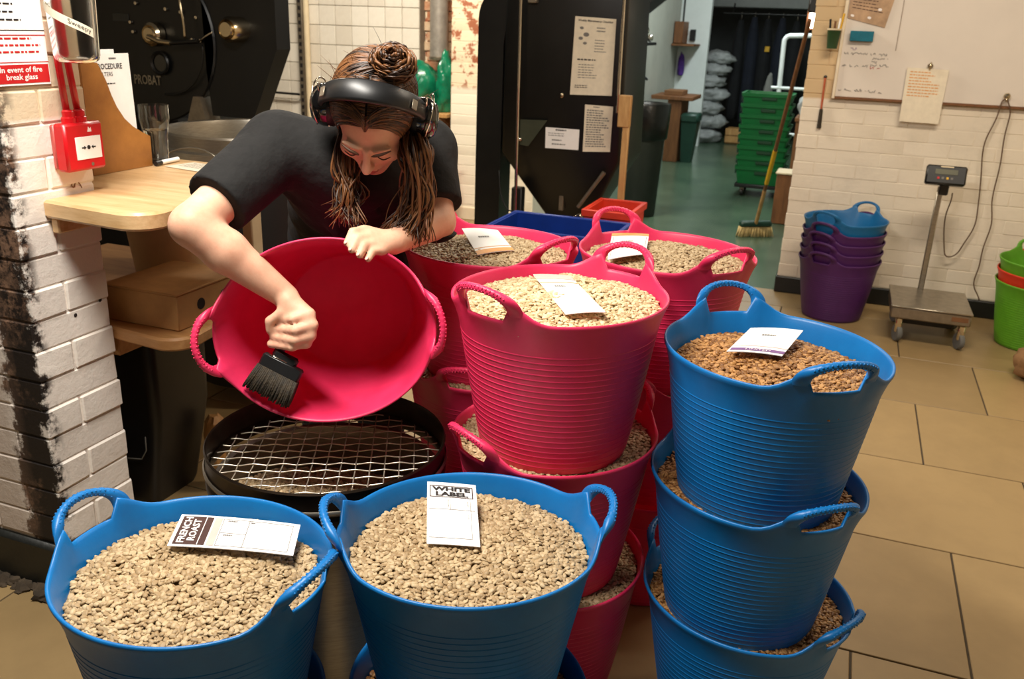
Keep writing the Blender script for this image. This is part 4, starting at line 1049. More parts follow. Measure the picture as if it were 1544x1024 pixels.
# narrow black bin and firewood under the shelf
bn = thing('bin', 'narrow black plastic bin under the lower shelf', 'bin', (-1.90, 1.97, 0))
V = []
for z, x0, x1, y0, y1 in ((0, -1.972, -1.842, 1.875, 2.07), (.02, -1.978, -1.836, 1.868, 2.08), (.30, -1.985, -1.782, 1.850, 2.10), (.52, -1.985, -1.775, 1.845, 2.10), (.60, -1.978, -1.790, 1.860, 2.10)):
    for (a, b) in rounded_poly(x0, y0, x1, y1, .03, 4): V.append((a, b, z))
k = len(V)//5; F = [tuple(range(k))[::-1], tuple(range(4*k, 5*k))]+[(r*k+i, r*k+(i+1) % k, (r+1)*k+(i+1) % k, (r+1)*k+i) for r in range(4) for i in range(k)]
mb = MB(); mb.add(V, F); mb.build('bin_body', BLACKP, bn, 50)
MB().tube([(-1.95, 1.853, .225), (-1.945, 1.850, .175), (-1.925, 1.8475, .160), (-1.850, 1.8475, .172), (-1.830, 1.849, .205), (-1.828, 1.849, .25)], .0022, 5).build('panel_edge', pm('worn_grey_edge', (120, 118, 110), .5), bn, 180)
mb = MB(); g = np.random.default_rng(4)
prof = [(.030, 0), (.034, .05), (.031, .12), (.033, .19), (.028, .235), (.012, .25)]
mb.lathe(prof, 14, (-1.745, 2.055, 0)); mb.v[0] += g.normal(0, .0028, mb.v[0].shape)*np.array((1, 1, .8)); mb.v[0][:, 2] = np.maximum(mb.v[0][:, 2], .001)
tag(mb.build('wood_offcut', PINEW, None, 30), 'rough split wood offcut standing beside the black bin', 'wood')
# fire call point, conduits, notice
cp = thing('fire_call_point', 'red fire alarm call point on the white pier', 'fire alarm', (-1.72, 1.605, 1.092))
MB().bb((-1.7185, 1.556, 1.094), (-1.704, 1.664, 1.196), .004).build('back_box', pm('pale_red_plastic', (196, 92, 84), .4), cp)
MB().bb((-1.704, 1.552, 1.090), (-1.668, 1.668, 1.200), .006).build('housing', REDP, cp)
MB().bb((-1.6685, 1.580, 1.116), (-1.6665, 1.655, 1.168), .0008).build('glass_panel', PAPER, cp)
mb = MB(); mb.lathe([(0, 0), (.0048, 0), (.0048, .0006), (0, .0006)], 18, (-1.6664, 1.6165, 1.143), rotm(0, PI/2, 0))
for s_, yc in ((1, 1.6030), (-1, 1.6300)):
    mb.prism([(-.007*s_, -.0014), (0, -.0014), (0, -.0042), (.006*s_, 0), (0, .0042), (0, .0014), (-.007*s_, .0014)], .0006, (-1.6664, yc, 1.143), (0, 1, 0), (0, 0, 1), (1, 0, 0))
mb.build('printed_arrows', INK, cp, 0)
MB().lathe([(0, 0), (.0042, 0), (.0042, .0008), (0, .0008)], 14, (-1.668, 1.624, 1.103), rotm(0, PI/2, 0)).build('key_slot', STEELD, cp)
MB().prism([(-.006, 0), (-.002, .012), (.001, .006), (.005, .010), (.006, 0)], .0006, (-1.668, 1.625, 1.178), (0, 1, 0), (0, 0, 1), (1, 0, 0)).build('printed_flame', INKW, cp, 0)
for yy in (1.590, 1.622): MB().lathe([(.016, 0), (.016, .012), (.013, .014), (.013, .026), (.009, .030)], 20, (-1.690, yy, 1.199)).build('conduit_gland', REDP, cp, 40)
for (y0, y1, lb) in ((1.590, 1.5915, 'red alarm conduit next to the fire notice'), (1.622, 1.612, 'red alarm conduit on the side of the plastic jug')):
    tag(MB().tube([(-1.693, y0, 1.229), (-1.700, y0*.6+y1*.4, 1.34), (-1.706, y1, 1.75)], .0078, 12).build('conduit', REDP, None, 180), lb, 'conduit', 'red fire alarm conduits')
s = Sheet('fire_notice', 'white fire notice with a red band on the pier', 'notice', (-1.7145, 1.434, 1.575), (-1.7145, 1.578, 1.575), (-1.7145, 1.578, 1.286), (-1.7145, 1.434, 1.286), PAPER, .001)
s.rect(.0, .85, .985, .985, INKR); s.text('In event of fire\nbreak glass', .10, .865, .86, .972, INKW, bold=.02)
s.rect(0, .60, 1, .607, INK, 'printed_rule'); s.rect(0, .635, 1, .642, INKR, 'printed_rule'); s.rect(0, .83, 1, .836, INKR, 'printed_rule')
s.lines(.0, .655, .95, .80, 3, INKR, hgt=.28, seed=5); s.lines(.0, .30, .93, .58, 5, INK, hgt=.22, seed=8)
mb = MB(); V = [s.at(.42+.15*math.cos(t), .21+.075*math.sin(t), .0008) for t in np.linspace(0, 2*PI, 24, endpoint=False)]; mb.add(V, [tuple(range(24))]); mb.build('printed_disc', pm('blue_ink', (40, 66, 150), .6), s.t, 0)
s.text('fire', .33, .195, .51, .225, INKW, lift=.0011)
# sketch of a bird left on the paint
# clear plastic jug hung on the pier
jg = thing('plastic_jug', 'clear plastic jug with a strip of tape beside conduits', 'jug', (-1.60, 1.556, 1.34))
MB().lathe([(0, 0), (.036, 0), (.044, .006), (.047, .016), (.051, .12), (.054, .26), (.0565, .262), (.0565, .258), (.0515, .25), (.0485, .12), (.0445, .018), (.036, .004), (0, .0035)], 40, (-1.605, 1.556, 1.338)).build('jug_body', CLEARP, jg, 40)
V = []; F = []
for i in range(15):
    t = -2.2+2.2*i/14; zc = 1.455-.055*i/14; r = .0530+.0004*i/14
    for dz in (-.009, .009): V.append((-1.605+(r+dz*.02)*math.cos(t), 1.556+(r+dz*.02)*math.sin(t), zc+dz))
for i in range(14): F.append((2*i, 2*i+2, 2*i+3, 2*i+1))
mb = MB(); mb.add(V, F); tp = mb.build('tape_label', PAPERC, jg, 180)
Vt, Ft = textmesh('Sweepy'); lo, hi = Vt.min(0), Vt.max(0); V = []
for p in Vt:
    f = (p[0]-lo[0])/(hi[0]-lo[0]); q = (p[1]-lo[1])/(hi[1]-lo[1])-.5; t = -.95+.85*f; zc = 1.455-.055*(t+2.2)/2.2; V.append((-1.605+.0538*math.cos(t), 1.556+.0538*math.sin(t), zc+q*.013))
mb = MB(); mb.add(V, Ft); mb.build('handwriting', INK, tp, 0)
MB().tube([(-1.716, 1.548, 1.60), (-1.68, 1.550, 1.603), (-1.658, 1.552, 1.595)], .003, 6).build('wire_hook', STEEL, jg, 180)
# wooden magazine file and the papers in it
mf = thing('magazine_file', 'brown wooden magazine file with curved side on counter', 'file holder', (-1.91, 1.91, 1.03))
side_ = [(1.810, 1.0310), (2.028, 1.0310), (2.030, 1.114), (2.000, 1.128), (1.967, 1.147), (1.940, 1.170), (1.917, 1.203), (1.902, 1.236), (1.890, 1.271), (1.866, 1.318), (1.810, 1.324)]
for x0 in (-1.868, -1.962): MB().prism(side_, .008, (x0, 0, 0), (0, 1, 0), (0, 0, 1), (1, 0, 0)).build('side_panel', HOLDW, mf, 20)
MB().bb((-1.954, 1.810, 1.031), (-1.868, 1.818, 1.323), .001).build('back_panel', HOLDW, mf)
MB().bb((-1.954, 1.818, 1.031), (-1.868, 2.020, 1.039), .001).build('bottom_panel', HOLDW, mf)
MB().bb((-1.954, 2.020, 1.031), (-1.868, 2.028, 1.112), .001).build('front_panel', HOLDW, mf)
s = Sheet('paper_sheet', 'white procedure sheet standing in the wooden magazine file', 'paper', (-1.895, 1.822, 1.338), (-1.895, 2.016, 1.338), (-1.890, 2.016, 1.041), (-1.890, 1.822, 1.041), PAPER, .002)
s.text('PROCEDURE', .36, .085, .85, .135, INK, bold=.02); s.text('FILTERS', .42, .16, .66, .195, INK); s.lines(.62, .035, .85, .06, 1, INK, hgt=.6); s.lines(.45, .255, .86, .29, 1, INK, hgt=.35); s.lines(.5, .52, .86, .56, 1, INK, hgt=.3)
s = Sheet('paper_sheet', 'second white sheet behind the procedure sheet in the file', 'paper', (-1.915, 1.822, 1.348), (-1.915, 1.985, 1.348), (-1.912, 1.985, 1.041), (-1.912, 1.822, 1.041), PAPER, .002)
# pint glass of water, marker, loose paper
pg = thing('pint_glass', 'pint glass half full of water on the counter', 'glass', (-1.89, 2.085, 1.0305))
MB().lathe([(0, 0), (.030, 0), (.0315, .003), (.0335, .075), (.0395, .112), (.0425, .128), (.0420, .150), (.0425, .165), (.0408, .165), (.0400, .150), (.0405, .128), (.0375, .112), (.0315, .075), (.029, .014), (0, .012)], 40, (-1.890, 2.085, 1.0305)).build('glass_wall', GLASS, pg, 40)
MB().lathe([(0, .0125), (.0288, .0145), (.0312, .075), (.0345, .094), (0, .094)], 40, (-1.890, 2.085, 1.0305)).build('water', WATER, pg, 40)
mk = thing('marker_pen', 'white marker pen with black cap lying by the glass', 'pen', (-1.846, 2.07, 1.031))
MB().tube([(-1.842, 2.020, 1.0385), (-1.845, 2.046, 1.0385)], .0072, 12).build('cap', BLACKP, mk, 40); MB().tube([(-1.845, 2.046, 1.0385), (-1.852, 2.125, 1.0385)], .0066, 12).build('barrel', PAPER, mk, 40)
s = Sheet('paper_sheet', 'loose pale sheet lying flat on the counter', 'paper', (-1.80, 2.130, 1.0325), (-1.60, 2.10, 1.0325), (-1.62, 1.995, 1.0325), (-1.82, 2.03, 1.0325), PAPERC, .001); s.lines(.1, .15, .9, .8, 5, INKG, hgt=.2)

# ================================================================== ROASTER
ro = thing('coffee_roaster', 'big black drum coffee roaster with chrome fittings', 'roaster', (-2.85, 3.4, 0))
MB().bb((-4.1, 3.46, .05), (-3.02, 4.2, 2.1), .03).build('cabinet', BLACKR, ro)
MB().lathe([(0, 0), (.33, 0), (.345, .012), (.345, .17), (0, .17)], 56, (-2.965, 3.47, 1.325), rotm(PI/2, 0, 0)).build('drum_front', BLACKM, ro, 30)
MB().lathe([(.345, .0), (.352, .006), (.352, .02), (.345, .026)], 56, (-2.965, 3.315, 1.325), rotm(PI/2, 0, 0), cap=False).build('drum_rim', BLACKM, ro, 30)
MB().prism([(-2.660, 1.02), (-2.442, 1.02), (-2.305, 1.315), (-2.302, 2.0), (-2.68, 2.0), (-2.675, 1.20)], .10, (0, 3.30, 0), (1, 0, 0), (0, 0, 1), (0, 1, 0)).build('bean_chute', BLACKR, ro, 20)
MB().prism([(-2.80, .93), (-2.66, .93), (-2.70, 1.10), (-2.735, 1.10)], .10, (0, 3.27, 0), (1, 0, 0), (0, 0, 1), (0, 1, 0)).build('discharge_spout', STEELD, ro, 20)
MB().bb((-3.9, 3.30, .05), (-2.62, 3.75, .90), .02).build('base_cabinet', BLACKR, ro)
RY = rotm(PI/2, 0, 0)
def boss(x, z, r, d, mat, y=3.30, name='chrome_boss', prof=None):
    return MB().lathe([(0, d), (r*.55, d), (r*.7, d*.75), (r*.78, d*.9), (r, d*.7), (r*1.02, 0), (0, 0)], 32, (x, y, z), RY).build(name, mat, ro, 40)
boss(-2.927, 1.353, .050, .05, BRASSY, 3.295); boss(-2.484, 1.388, .052, .10, BRASSY)
MB().lathe([(.034, 0), (.050, 0), (.052, .012), (.046, .018), (.036, .012)], 32, (-2.915, 3.296, 1.232), RY, cap=False).build('sight_glass_ring', BLACKM, ro, 40)
MB().lathe([(0, 0), (.036, 0), (.036, .006), (0, .006)], 28, (-2.915, 3.294, 1.232), RY).build('sight_glass', GLOSSB, ro, 40)
MB().tube([(-2.927, 3.24, 1.345), (-2.86, 3.235, 1.325), (-2.80, 3.235, 1.322)], [.010, .012, .012], 10).build('sampler_handle', BRASSY, ro, 60)
MB().tube([(-2.80, 3.24, 1.322), (-2.66, 3.24, 1.335)], .009, 8).build('lever', BLACKM, ro, 60)
for (x, z) in ((-2.73, 1.338), (-2.685, 1.336), (-2.70, 1.43), (-2.78, 1.45), (-3.02, 1.48), (-3.06, 1.40), (-3.05, 1.36), (-2.86, 1.46)): MB().lathe([(0, .012), (.007, .011), (.009, .004), (.009, 0), (0, 0)], 14, (x, 3.296, z), RY).build('bolt', CHROME, ro, 40)
MB().tube(spline([(-2.77, 3.27, 1.56), (-2.745, 3.25, 1.48), (-2.735, 3.25, 1.40), (-2.735, 3.25, 1.345)], 14), .006, 8).build('copper_pipe', BRASSY, ro, 180)
MB().tube(spline([(-2.66, 3.25, 1.335), (-2.62, 3.24, 1.355), (-2.58, 3.24, 1.375)], 8), .004, 8).build('thin_rod', CHROME, ro, 180)
MB().tube(arc((-2.87, 3.28, 1.30), .20, -1.7, .1, 20, (1, 0, 0), (0, 0, 1)), .004, 6).build('cable', BLACKM, ro, 180)
Vt, Ft = textmesh('PROBAT', .015); lo, hi = Vt.min(0), Vt.max(0)
mb = MB(); mb.add([(-3.075+.150*(p[0]-lo[0])/(hi[0]-lo[0]), 3.2935, 1.135+.042*(p[1]-lo[1])/(hi[1]-lo[1])) for p in Vt], Ft); mb.build('raised_lettering', pm('cast_alu_letters', (150, 138, 116), .45, .3), ro, 0)
mb = MB(); mb.bb((-3.165, 3.296, 1.400), (-3.075, 3.300, 1.435), .002); mb.build('name_plate', pm('grey_plate', (44, 46, 44), .4), ro)
TX, TY, TZ, TR_ = -2.114, 2.862, 1.045, .330
MB().lathe([(0, -.105), (TR_-.012, -.105), (TR_-.008, -.02), (TR_-.004, -.004), (TR_+.004, 0), (TR_+.008, -.008), (TR_+.004, -.055), (TR_+.016, -.062), (TR_+.018, -.085), (TR_, -.11), (.0, -.12)], 72, (TX, TY, TZ)).build('cooling_tray', STEEL, ro, 30)
MB().lathe([(.10, 0), (.30, .0), (.315, .72), (.315, .82), (.10, .82)], 40, (TX, TY, .09)).build('tray_stand', BLACKR, ro, 30)
MB().lathe([(.028, 0), (.030, .05), (.045, .055), (.044, .068), (.020, .078), (.010, .084), (.006, .100), (.009, .106), (.004, .118), (0, .119)], 28, (TX+.01, TY, TZ-.105)).build('stirrer_hub', BRASSY, ro, 40)
for a in (.3, PI+.3): MB().tube([(TX+.03*math.cos(a), TY+.03*math.sin(a), TZ-.068), (TX+.29*math.cos(a), TY+.29*math.sin(a), TZ-.072)], .007, 8).build('stirrer_arm', STEEL, ro, 60)
# ================================================================== BACK WALL ITEMS
st = thing('slotted_upright', 'perforated steel upright standing against the white tiles', 'upright', (-4.33, 6.55, 0))
MB().bb((-4.365, 6.55, 0), (-4.315, 6.585, 2.5), .003).build('channel', STEELD, st)
hm = MB().box((0, 0, 0), (.022, .004, .030)).mesh('slot', smooth=0)
for i in range(22): inst('slot', hm, INK, st, (-4.340, 6.5485, .62+.056*i))
tag(MB().tube([(-4.275, 6.55, 0), (-4.275, 6.55, 2.6)], .024, 14).build('pipe', CREAMP, None, 60), 'cream painted pipe beside the perforated steel upright', 'pipe')
tag(MB().tube([(-4.80, 6.53, .838), (-4.36, 6.53, .834)], .010, 8).build('rail', BLACKM, None, 60), 'thin dark rail fixed across the white tiles', 'rail')
pp = thing('flue_pipe', 'wide grey metal pipe in the bare brick recess', 'pipe', (-3.08, 6.56, 1.17))
MB().tube([(-3.085, 6.56, 1.19), (-3.085, 6.56, 2.6)], .070, 24).build('pipe_body', pm('galvanised', (168, 160, 150), .4, .4), pp, 60)
MB().lathe([(.074, 0), (.076, .004), (.076, .022), (.070, .026), (0, .026), (0, 0)], 24, (-3.085, 6.56, 1.168)).build('pipe_collar', STEELD, pp, 40)
sw = thing('wall_shelf', 'small wooden wall shelf under the green plastic bag', 'shelf', (-3.05, 6.4, .62))
MB().bb((-3.30, 6.20, .765), (-2.85, 6.69, .795), .003).build('shelf_board', PINEW, sw); MB().prism([(0, 0), (.25, .13), (0, .13)], .03, (-3.05, 6.69, .632), (0, -1, 0), (0, 0, 1), (1, 0, 0)).build('bracket', DARKW, sw, 0)
def lump(name, c, rad, mat, label, cat, seed, group=None, amp=.16, parent=None, nu=26, nv=16):
    g = np.random.default_rng(seed); mb = MB(); mb.ell((0, 0, 0), (1, 1, 1), nu, nv); V = mb.v[0]; k = g.normal(0, 3.2, (9, 3)); ph = g.uniform(0, 6, 9); d = np.ones(len(V))
    for i in range(9): d += amp*.45*np.abs(np.sin(V @ k[i]+ph[i]))-amp*.2
    V = V*d[:, None]; V[:, 2] = np.maximum(V[:, 2], -.82); V = V*np.array(rad); V[:, 2] -= V[:, 2].min(); mb.v[0] = V+np.array(c)
    o = mb.build(name, mat, parent, 180)
    return tag(o, label, cat, group) if parent is None else o
lump('plastic_bag', (-3.165, 6.42, .796), (.115, .11, .17), BAGG, 'crumpled green plastic bag heaped on the small wall shelf', 'bag', 2, amp=.35)
lump('plastic_bag', (-2.925, 6.36, .796), (.055, .09, .20), BAGG, 'taller green plastic bag squeezed against the white pier', 'bag', 4, amp=.3)
rb_ = thing('waste_bin', 'dark bin with a cream rim behind the person', 'bin', (-2.52, 5.2, 0))
MB().lathe([(0, 0), (.085, 0), (.105, .58), (.100, .585), (0, .5)], 32, (-2.52, 5.2, 0)).build('bin_body', DBIN, rb_, 40); MB().lathe([(.070, .575), (.118, .580), (.124, .600), (.118, .615), (.078, .610), (.070, .575)], 36, (-2.52, 5.2, 0)).build('rim', CREAMP, rb_, 50)
fe = thing('fire_extinguisher', 'slim red fire extinguisher beside the white pier', 'extinguisher', (-2.80, 6.13, 0))
MB().lathe([(0, 0), (.042, 0), (.045, .01), (.045, .36), (.036, .41), (.018, .44), (.018, .46), (0, .46)], 24, (-2.80, 6.13, 0)).build('cylinder', REDP, fe, 40)
MB().tube(spline([(-2.80, 6.13, .47), (-2.84, 6.10, .52), (-2.86, 6.08, .42), (-2.86, 6.08, .18)], 16), .010, 8).build('hose', BLACKP, fe, 180); MB().tube([(-2.83, 6.13, .50), (-2.77, 6.11, .56), (-2.74, 6.10, .57)], .009, 8).build('lever', BLACKP, fe, 60)

# ================================================================== BLACK HOPPER MACHINE
hm_ = thing('hopper_machine', 'tall black metal hopper machine with taped papers', 'machine', (-1.5, 4.75, 0))
cur = [(-1.89, 0), (-1.745, 0), (-1.745, 1.36), (-1.735, 1.43), (-1.69, 1.47), (-1.60, 1.48), (-1.60, 1.66)]+[(-1.70-.19*math.sin(t), 1.47+.19*math.cos(t)) for t in np.linspace(0, PI/2, 9)]
MB().prism(cur, .16, (0, 4.50, 0), (1, 0, 0), (0, 0, 1), (0, 1, 0)).build('column', BLACKM, hm_, 30)
V = []; levels = [(.44, -1.50, -1.26, 4.62, 4.80), (.80, -1.735, -1.075, 4.48, 4.98), (1.66, -1.735, -1.095, 4.48, 4.98)]
for z, x0, x1, y0, y1 in levels: V += [(a, b, z) for a, b in rounded_poly(x0, y0, x1, y1, .02, 3)]
k = len(V)//3; F = [tuple(range(k))[::-1], tuple(range(2*k, 3*k))]+[(r*k+i, r*k+(i+1) % k, (r+1)*k+(i+1) % k, (r+1)*k+i) for r in range(2) for i in range(k)]
mb = MB(); mb.add(V, F); mb.build('hopper_body', BLACKM, hm_, 40)
MB().bb((-1.52, 4.60, .12), (-1.24, 4.82, .46), .01).build('motor_box', BLACKR, hm_); MB().bb((-1.70, 4.55, 0), (-1.10, 4.95, .12), .01).build('foot_plate', BLACKR, hm_)
MB().bb((-1.66, 4.46, 0), (-1.60, 4.52, .62), .005).build('leg', BLACKR, hm_)
MB().tube([(-1.625, 4.44, .50), (-1.638, 4.44, 1.66)], .009, 10).build('chrome_rod', CHROME, hm_, 60); MB().tube([(-1.098, 4.44, 1.05), (-1.106, 4.44, 1.60)], .008, 10).build('chrome_rod', CHROME, hm_, 60)
MB().lathe([(0, 0), (.016, 0), (.016, .02), (0, .02)], 16, (-1.106, 4.44, 1.585)).build('rod_cap', CHROME, hm_, 40)
MB().prism([(-1.625, .98), (-1.475, .985), (-1.575, .845), (-1.622, .85)], .006, (0, 4.465, 0), (1, 0, 0), (0, 0, 1), (0, 1, 0)).build('gusset_plate', pm('olive_metal', (58, 62, 44), .5), hm_, 0)
MB().ell((-1.618, 4.452, .88), (.012, .01, .012), 12, 8).build('knob', CHROME, hm_, 180); MB().ell((-1.405, 4.474, 1.115), (.010, .008, .014), 12, 8).build('catch', BRASSY, hm_, 180)
MB().bb((-1.60, 4.44, 1.555), (-1.555, 4.478, 1.575), .003).build('hinge', STEELD, hm_)
MB().bb((-1.420, 4.565, .50), (-1.395, 4.60, .68), .002).build('switch_strip', STEELD, hm_); MB().bb((-1.422, 4.558, .645), (-1.393, 4.57, .685), .003).build('indicator_lamp', pm('red_indicator', (250, 70, 60), .4, emit=1.2), hm_)
MB().tube([(-1.28, 4.46, .55), (-1.18, 4.46, .70), (-1.15, 4.46, .745)], [.010, .010, .012], 10).build('lever', STEELD, hm_, 60)
MB().box((-1.285, 4.45, .49), (.075, .03, .035), rotm(0, -.5, 0), .003).build('lever_grip', BRASSY, hm_)
MB().tube(spline([(-1.745, 4.49, .70), (-1.725, 4.47, .58), (-1.68, 4.46, .50), (-1.64, 4.46, .49)], 12), .004, 6).build('cable', BLACKR, hm_, 180)
yq = 4.472
s = Sheet('paper_notice', 'large maintenance checklist paper on the black hopper', 'paper', (-1.356, yq, 1.500), (-1.146, yq, 1.492), (-1.142, yq, 1.128), (-1.362, yq, 1.122), PAPERC, .001)
s.text('Weekly Maintenance Checklist', .08, .03, .93, .065, INK, bold=.02); s.lines(.55, .12, .9, .20, 2, INKG, hgt=.4); s.lines(.52, .28, .92, .46, 5, INKG, hgt=.3); s.lines(.12, .53, .9, .56, 1, INK, hgt=.6); s.lines(.16, .60, .8, .80, 6, INKG, hgt=.3); s.lines(.10, .87, .62, .92, 2, INK, hgt=.4)
for (a, b, sz) in ((.18, .14, .03), (.17, .27, .035), (.28, .33, .03), (.30, .22, .045)):
    mb = MB(); mb.add([s.at(a+sz*1.6*math.cos(t), b+sz*.6*math.sin(t), .0006) for t in np.linspace(0, 2*PI, 14, endpoint=False)], [tuple(range(14))]); mb.build('printed_drawing', INKG, s.t, 0)
s = Sheet('paper_notice', 'lower paper with a dense table on the black hopper', 'paper', (-1.278, yq, 1.078), (-1.130, yq, 1.076), (-1.130, yq, .850), (-1.276, yq, .840), PAPERC, .001)
s.lines(.3, .03, .7, .06, 1, INK, hgt=.6); s.lines(.08, .10, .92, .92, 16, INKG, hgt=.5, fill=1)
s = Sheet('paper_notice', 'small landscape paper below the checklist on the hopper', 'paper', (-1.484, yq, .950), (-1.300, yq, .950), (-1.300, yq, .846), (-1.482, yq, .843), PAPER, .001)
s.lines(.3, .06, .85, .16, 1, INK, hgt=.7); s.lines(.08, .25, .9, .45, 2, INKG, hgt=.3); s.lines(.2, .56, .7, .66, 1, INK, hgt=.5); s.lines(.2, .75, .9, .9, 1, INKG, hgt=.4)
# wooden scraper leaning at the machine
ws = thing('wooden_scraper', 'wooden pole with a flat block beside the black hopper', 'tool', (-1.045, 4.42, 0))
MB().bb((-1.058, 4.405, 0), (-1.026, 4.435, 1.02), .003).build('pole', PINEW, ws); MB().bb((-1.086, 4.400, .985), (-1.025, 4.440, 1.140), .004).build('block', PINEW, ws)
# blue and red crates behind the pink tubs
def crate(label, mat, x0, x1, y0, y1, h, cat='crate', name='plastic_crate'):
    t = thing(name, label, cat, ((x0+x1)/2, (y0+y1)/2, 0)); mb = MB()
    th = .012
    for (a, b) in (((x0, y0, 0), (x1, y0+th, h)), ((x0, y1-th, 0), (x1, y1, h)), ((x0, y0+th, 0), (x0+th, y1-th, h)), ((x1-th, y0+th, 0), (x1, y1-th, h))): mb.bb(a, b)
    mb.bb((x0, y0, 0), (x1, y1, .012)); mb.build('crate_body', mat, t)
    mb = MB()
    for (a, b) in (((x0-.012, y0-.012, h-.03), (x1+.012, y0+.004, h+.004)), ((x0-.012, y1-.004, h-.03), (x1+.012, y1+.012, h+.004)), ((x0-.012, y0, h-.03), (x0+.004, y1, h+.004)), ((x1-.004, y0, h-.03), (x1+.012, y1, h+.004))): mb.bb(a, b, .003)
    mb.build('rim', mat, t)
    return t
crate('deep blue plastic crate on the floor before the hopper', BLUEP, -1.44, -.88, 3.58, 3.95, .60)
crate('red plastic crate behind the deep blue crate', REDR, -1.12, -.90, 4.02, 4.34, .63)

# ================================================================== FAR ROOM
bn = thing('waste_bin', 'tall dark round bin with a black liner by the doorway', 'bin', (-1.53, 7.16, 0))
MB().lathe([(0, 0), (.125, 0), (.132, .01), (.165, .80), (.150, .80), (0, .75)], 36, (-1.53, 7.16, 0)).build('bin_body', DBIN, bn, 40)
MB().lathe([(.168, .62), (.178, .63), (.186, .74), (.190, .885), (.182, .900), (.165, .89), (.150, .80)], 36, (-1.53, 7.16, 0), cap=False).build('bin_liner', pm('black_bin_liner', (14, 15, 15), .3, 0, .2, 8, .6, 30), bn, 60)
dt = thing('work_bench', 'brown wooden bench end with a tray beyond the dark bin', 'bench', (-1.9, 10.5, 0))
MB().bb((-1.99, 10.40, 0), (-1.83, 10.90, .70), .004).build('end_panel', DARKW, dt); MB().bb((-2.18, 10.36, .70), (-1.70, 10.95, .745), .005).build('top', DARKW, dt); MB().bb((-2.05, 10.45, .7455), (-1.84, 10.8, .80), .004).build('tray', CARDD, dt)
gb = thing('wheelie_bin', 'dark green lidded bin next to the brown bench', 'bin', (-1.75, 10.5, 0))
mb = MB(); V = []
for z, x0, x1, y0, y1 in ((0, -1.785, -1.675, 10.43, 10.6), (.46, -1.81, -1.63, 10.38, 10.65)): V += [(x0, y0, z), (x1, y0, z), (x1, y1, z), (x0, y1, z)]
mb.add(V, [(3, 2, 1, 0), (4, 5, 6, 7)]+[(i, (i+1) % 4, 4+(i+1) % 4, 4+i) for i in range(4)]); mb.build('bin_body', DGREENP, gb); MB().bb((-1.82, 10.36, .46), (-1.62, 10.67, .56), .02).build('lid', DGREENP, gb)
for i, (x, y, z, a, b, c) in enumerate(((-1.93, 12.70, 0, .24, .20, .104), (-1.90, 12.72, .20, .23, .19, .098), (-1.94, 12.70, .38, .22, .19, .097), (-1.88, 12.74, .56, .22, .18, .097), (-1.93, 12.72, .74, .21, .18, .088), (-1.86, 12.76, .90, .20, .17, .082), (-1.80, 12.80, 1.05, .18, .16, .08))):
    lump('sack', (x, y, z), (a, b, c), SACK, ('lowest grey sack of the pile beyond the green bin', 'second grey sack up the pile beyond the green bin', 'third grey sack up the pile beyond the green bin', 'fourth grey sack up the pile beyond the green bin', 'fifth grey sack up the pile beyond the green bin', 'sixth grey sack up the pile beyond the green bin', 'topmost grey sack of the pile beyond the green bin')[i], 'sack', 20+i, 'sacks piled in the far room', .3)
pl = thing('wooden_pallet_box', 'low pine box on the far floor beside the sacks', 'box', (-1.52, 12.75, 0))
for i in range(2): MB().bb((-1.58, 12.62, .02+.10*i), (-1.22, 12.645, .11+.10*i), .003).build('plank', PINEW, pl)
MB().bb((-1.58, 12.65, 0), (-1.22, 12.95, .20), .004).build('box_body', PINEW, pl)
for i, (x, wd, zt, zb, m_, lb) in enumerate(((-1.60, .17, 1.62, .30, DARKC, 'long black coat hanging beside the sacks'), (-1.42, .18, 1.66, .26, NAVYC, 'navy coat hanging second along the dark rail'), (-1.24, .18, 1.64, .34, DARKC, 'black coat with a yellow badge hanging on the rail'), (-1.05, .18, 1.66, .30, NAVYC, 'navy coat hanging past the yellow badge'), (-.86, .18, 1.62, .36, DARKC, 'black coat hanging nearest the white frame'))):
    t = thing('hanging_coat', lb, 'coat', (x, 13.12, zb), 'coats on the rail in the far room')
    g = np.random.default_rng(70+i); V = []; F = []; K = 20; L_ = 9
    for r in range(L_):
        f = r/(L_-1); z = zt+(zb-zt)*f; w_ = wd*(.35+.65*min(1, f*5))*.48
        for k_ in range(K):
            a = 2*PI*k_/K; rr = 1+.12*math.sin(5*a+g.uniform(-.3, .3)+i)*f
            V.append((x+w_*rr*math.cos(a), 13.12+.09*rr*math.sin(a), z))
    F = [tuple(range(K)), tuple((L_-1)*K+k_ for k_ in range(K))]+[(r*K+k_, r*K+(k_+1) % K, (r+1)*K+(k_+1) % K, (r+1)*K+k_) for r in range(L_-1) for k_ in range(K)]
    mb = MB(); mb.add(V, F); mb.build('cloth', m_, t, 180)
    MB().tube([(x, 13.12, zt-.02), (x, 13.12, 1.672)]+arc((x, 13.12, 1.700), .0175, -PI/2, PI*.9, 12, (0, 1, 0), (0, 0, 1)), .0042, 6).build('hanger_hook', STEEL, t, 180)
    if i == 2: MB().bb((x+.01, 13.012, 1.22), (x+.07, 13.022, 1.29), .002).build('badge', YELLOWP, t)
mb = MB().tube([(-1.85, 13.12, 1.70), (-.5, 13.12, 1.70)], .014, 10)
for xb in (-1.72, -.68): mb.tube([(xb, 13.12, 1.70), (xb, 13.16, 1.74), (xb, 13.203, 1.83)], .010, 8)
tag(mb.build('clothes_rail', BLACKM, None, 60), 'dark rail carrying the coats in the far room', 'rail')
lump('folded_cloth', (-1.00, 11.6, .0), (.07, .07, .52), GREYC, 'grey rolled cloth standing upright behind the green crates', 'cloth', 31, amp=.1)
